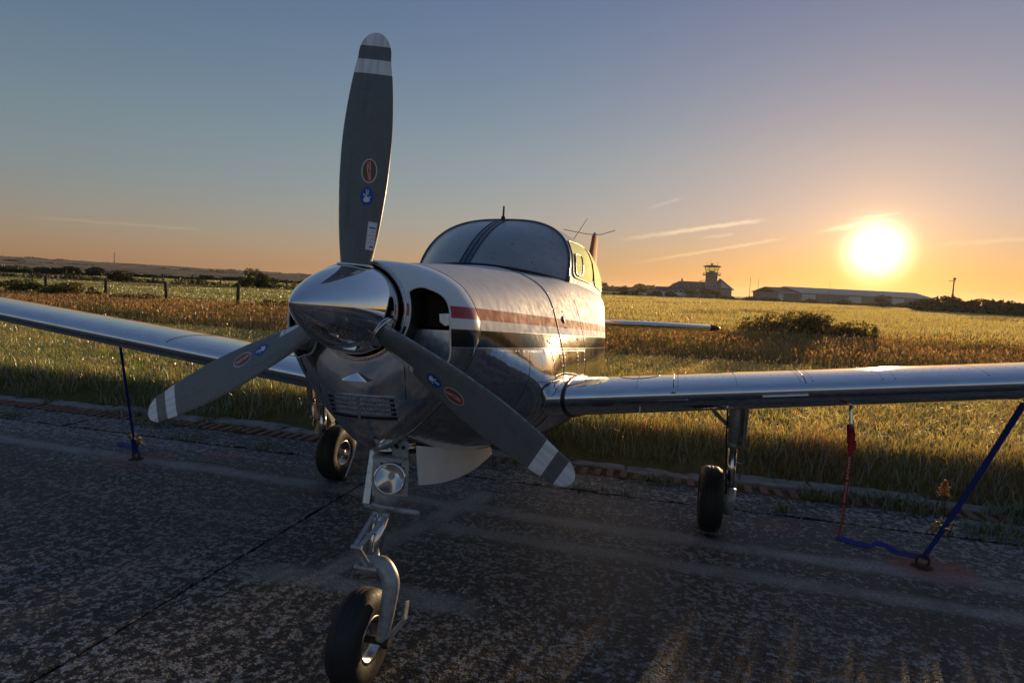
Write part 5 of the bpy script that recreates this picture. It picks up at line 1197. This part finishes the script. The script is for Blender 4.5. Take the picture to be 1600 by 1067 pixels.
pole(1173, 290, 9.5, 0.12, 'thin flagpole between terminal and hangar, closer to the terminal', 'flagpole', False, 'flagpoles'); pole(1186, 290, 9.0, 0.12, 'thin flagpole between terminal and hangar, closer to the hangar', 'flagpole', False, 'flagpoles')
pole(1298, 285, 8.6, 0.07, 'very thin mast before the long hangar roof', 'mast'); pole(1491, 190, 8.2, 0.24, 'lamp mast with crossarm on the scrub bank right of the sun', 'mast', True)
pole(181, 900, 24, 0.6, 'lone mast on the skyline of the heath', 'mast', True)
def van(px, dist, label):
    x, y = at_dist(px, dist); d = pix_dir(px); r = bpy.data.objects.new('parked_van', None); COL.objects.link(r); r.location = (x, y, GZ); r.rotation_euler = (0, 0, -math.atan2(d[0], d[1])+0.5); r['label'] = label; r['category'] = 'van'; r['group'] = 'vans before the terminal'
    P = [(-2.4, .35), (-2.4, 1.9), (-2.2, 2.05), (1.0, 2.05), (1.7, 1.25), (2.4, 1.05), (2.45, .35)]
    bevel(MB().prism([(px_, -0.95, z) for px_, z in P], (0, 1.9, 0)).build('body', M['white'], r), 0.08)
    MB().prism([(1.12, -0.85, 1.95), (1.72, -0.85, 1.32), (1.74, -0.85, 1.34), (1.14, -0.85, 1.97)], (0, 1.7, 0)).build('windscreen', M['dglass'], r)
    for s in (-1, 1):
        MB().box((0.4, s*0.955, 1.62), (0.9, 0.02, 0.5)).build('window', M['dglass'], r)
        for wx in (-1.5, 1.5): MB().lathe([(0, -.12), (.2, -.12), (.34, -.1), (.34, .1), (.2, .12), (0, .12)], (wx, s*0.86, .34), (0, 1, 0), 18).build('wheel', M['rubber'], r, True)
van(1046, 268, 'white van parked before the terminal, nearer the aeroplane of the two'); van(1066, 268, 'white van parked before the terminal, nearer the control tower of the two')

# ------------------------------------------------------------------ tie-downs
def ribbon(path, w, side, th=0.004):
    """flat strap along a path; side = its width direction"""
    b = MB(); P = [np.array(q, float) for q in path]; R_ = []
    for i, q in enumerate(P):
        t = P[min(i+1, len(P)-1)]-P[max(i-1, 0)]; t /= np.linalg.norm(t); s_ = np.array(side[i] if isinstance(side, list) else side, float); s_ = s_-t*(s_@t); s_ /= np.linalg.norm(s_); n = np.cross(t, s_)
        R_.append([q+s_*w/2+n*th/2, q-s_*w/2+n*th/2, q-s_*w/2-n*th/2, q+s_*w/2-n*th/2])
    b.grid(R_, False, True); return b
def tie_down(sg, anchor, tail, label, twist):
    top = LW(wing_pt(2.94, 0.55, False)*np.array([sg, 1, 1]))+np.array([0, 0, -0.045]); an = np.array([*anchor, 0.03]); root = bpy.data.objects.new('tie_down_strap', None); COL.objects.link(root); root.location = (an[0], an[1], 0); root['label'] = label; root['category'] = 'strap'; root['group'] = 'wing tie-downs'
    o = np.array([an[0], an[1], 0]); A, T = an-o, top-o
    rat = A+(T-A)*0.24
    if twist is not None: rat = A+(T-A)*0.17
    sd = (1.0, 0.25, 0.5) if sg > 0 else (0.35, 0.94, 0.0)
    ribbon([rat+(T-rat)*s+np.array([0, 0, -0.02*4*s*(1-s)*0.3]) for s in np.linspace(0, 1, 14)], 0.05 if sg > 0 else 0.019, sd).build('strap', M['blue'], root)
    ribbon([A+np.array([0.0, 0, 0.02]), A+np.array([0.02*sg, 0.0, 0.07]), A+(rat-A)*0.45+np.array([-0.012*sg, -0.01, 0]), rat], 0.048, sd).build('lower_strap', M['blue'], root)
    d = (T-A)/np.linalg.norm(T-A); x = np.cross(d, (0, -1, 0)); x /= np.linalg.norm(x); n = np.cross(x, d)
    k = MB()
    for s_ in (-1, 1): k.beam(rat+x*s_*0.034-d*0.06-n*0.012, rat+x*s_*0.034+d*0.06-n*0.012, 0.004, 0.03, n)
    k.tube([rat-x*0.045-n*0.01, rat+x*0.045-n*0.01], 0.014, 10); k.tube([rat-x*0.04+d*0.05-n*0.01, rat+x*0.04+d*0.05-n*0.01], 0.007, 8)
    rk = k.build('ratchet', M['brass'], root)
    h = MB(); h.tube([rat-x*0.040-n*0.015, rat-x*0.046-d*0.09-n*0.05, rat+x*0.046-d*0.09-n*0.05, rat+x*0.040-n*0.015], 0.0045, 8); h.build('ratchet_handle', M['brass'], rk)
    for s_ in (-1, 1): MB().lathe([(0.0, -0.004), (0.024, -0.004), (0.027, 0), (0.024, 0.004), (0, 0.004)], rat+x*s_*0.040-n*0.01, x, 16).build('ratchet_gear', M['brass'], rk)
    tl = [np.array([*q])-o for q in tail]; ribbon(tl, 0.045, (0.25, 0.9, 0.35)).build('loose_end', M['blue'], root)
    hk = MB().tube([T+np.array([0, 0, -0.01]), T+np.array([0.008, 0, 0.02]), T+np.array([0, 0, 0.042]), T+np.array([-0.01, 0, 0.03])], 0.0045, 8).build('hook', M['black'], root, True)
    # rusty anchor ring in the apron
    an_ = bpy.data.objects.new('anchor_ring', None); COL.objects.link(an_); an_.location = (an[0], an[1], 0); an_['label'] = 'rusty ground anchor ring under the '+('blue strap right of the main wheel' if sg > 0 else 'blue strap left of the propeller'); an_['category'] = 'anchor'; an_['group'] = 'ground anchors'
    MB().tube([(0.035*math.cos(t), 0.012*math.sin(t*2)*0, 0.035+0.04*math.sin(t)) for t in np.linspace(0, 2*math.pi, 25)], 0.0085, 8, False).build('ring', M['rust'], an_, True)
    MB().lathe([(0, 0.012), (0.045, 0.010), (0.06, 0.002), (0.062, -0.02)], (0, 0, 0), (0, 0, 1), 20).build('socket', M['rust'], an_, True)
tie_down(1, (2.745, 2.215), [(2.73, 2.23, .05), (2.69, 2.27, .045), (2.63, 2.31, .035), (2.58, 2.36, .05), (2.53, 2.38, .055), (2.50, 2.39, .02), (2.42, 2.44, .012), (2.32, 2.50, .014)], 'bright blue ratchet strap from the wing to the apron right of the main wheel', None)
tie_down(-1, (-3.33, 2.20), [(-3.34, 2.22, .05), (-3.40, 2.29, .05), (-3.48, 2.36, .035), (-3.58, 2.42, .02), (-3.72, 2.47, .012), (-3.86, 2.50, .014)], 'dark blue ratchet strap from the far wing to the apron left of the propeller', 1)

def pitot_cover():
    pl = wing_pt(2.04, 0.30, False)+np.array([0.003, -0.013, -0.125]); p = LW(pl); root = bpy.data.objects.new('pitot_cover', None); COL.objects.link(root); root.location = p; root['label'] = 'red pitot cover with long red streamer hanging under the wing'; root['category'] = 'cover'
    b = MB(); b.tube([(0, 0.03, 0.02), (0, -0.01, -0.02), (0, -0.012, -0.07)], [0.016, 0.020, 0.017], 10); b.box((0.006, -0.012, -0.072), (0.036, 0.020, 0.055)); bevel(b.build('cover', M['streamer'], root), 0.005)
    z1 = -0.52; path = [np.array([0.0-0.03*s**1.5, -0.012-0.06*s, -0.10+(z1+0.10)*s]) for s in np.linspace(0, 1, 16)]; sd = [np.array([math.cos(0.5+1.1*s), -math.sin(0.5+1.1*s)*0.9, 0]) for s in np.linspace(0, 1, 16)]
    st = ribbon(path, 0.021, sd, 0.002).build('streamer', M['streamer'], root)
    V, F = text_mesh('REMOVE BEFORE FLIGHT', 0.026); V = np.array(V); L = V[:, 0].max()-V[:, 0].min(); out = []
    for vx, vy, _ in V:
        s = 0.08+0.80*(vx-V[:, 0].min())/L; i = s*15; k = int(i); f = i-k; q = path[k]*(1-f)+path[k+1]*f; w_ = sd[k]*(1-f)+sd[k+1]*f; w_ = w_/np.linalg.norm(w_); n = np.cross(path[k+1]-path[k], w_); n /= np.linalg.norm(n); n = n if n[1] < 0 else -n
        out.append(q+w_*vy*0.58+n*0.0022)
    MB().add(out, F).build('lettering', M['whitedecal'], st)
pitot_cover()

# ------------------------------------------------------------------ morning haze over the fields
M['haze'] = bpy.data.materials.new('morning_haze'); M['haze'].use_nodes = True
_t = M['haze'].node_tree; _t.nodes.remove(_t.nodes['Principled BSDF']); _v = _t.nodes.new('ShaderNodeVolumePrincipled')
_v.inputs['Color'].default_value = (0.95, 0.95, 0.95, 1); _v.inputs['Density'].default_value = 0.00008; _v.inputs['Anisotropy'].default_value = 0.55
_t.links.new(_v.outputs[0], _t.nodes['Material Output'].inputs['Volume'])
MB().box((0, 900, 13.5), (5000, 3400, 31)).build('haze', M['haze'], None, kind='stuff', label='thin morning haze over the airfield')
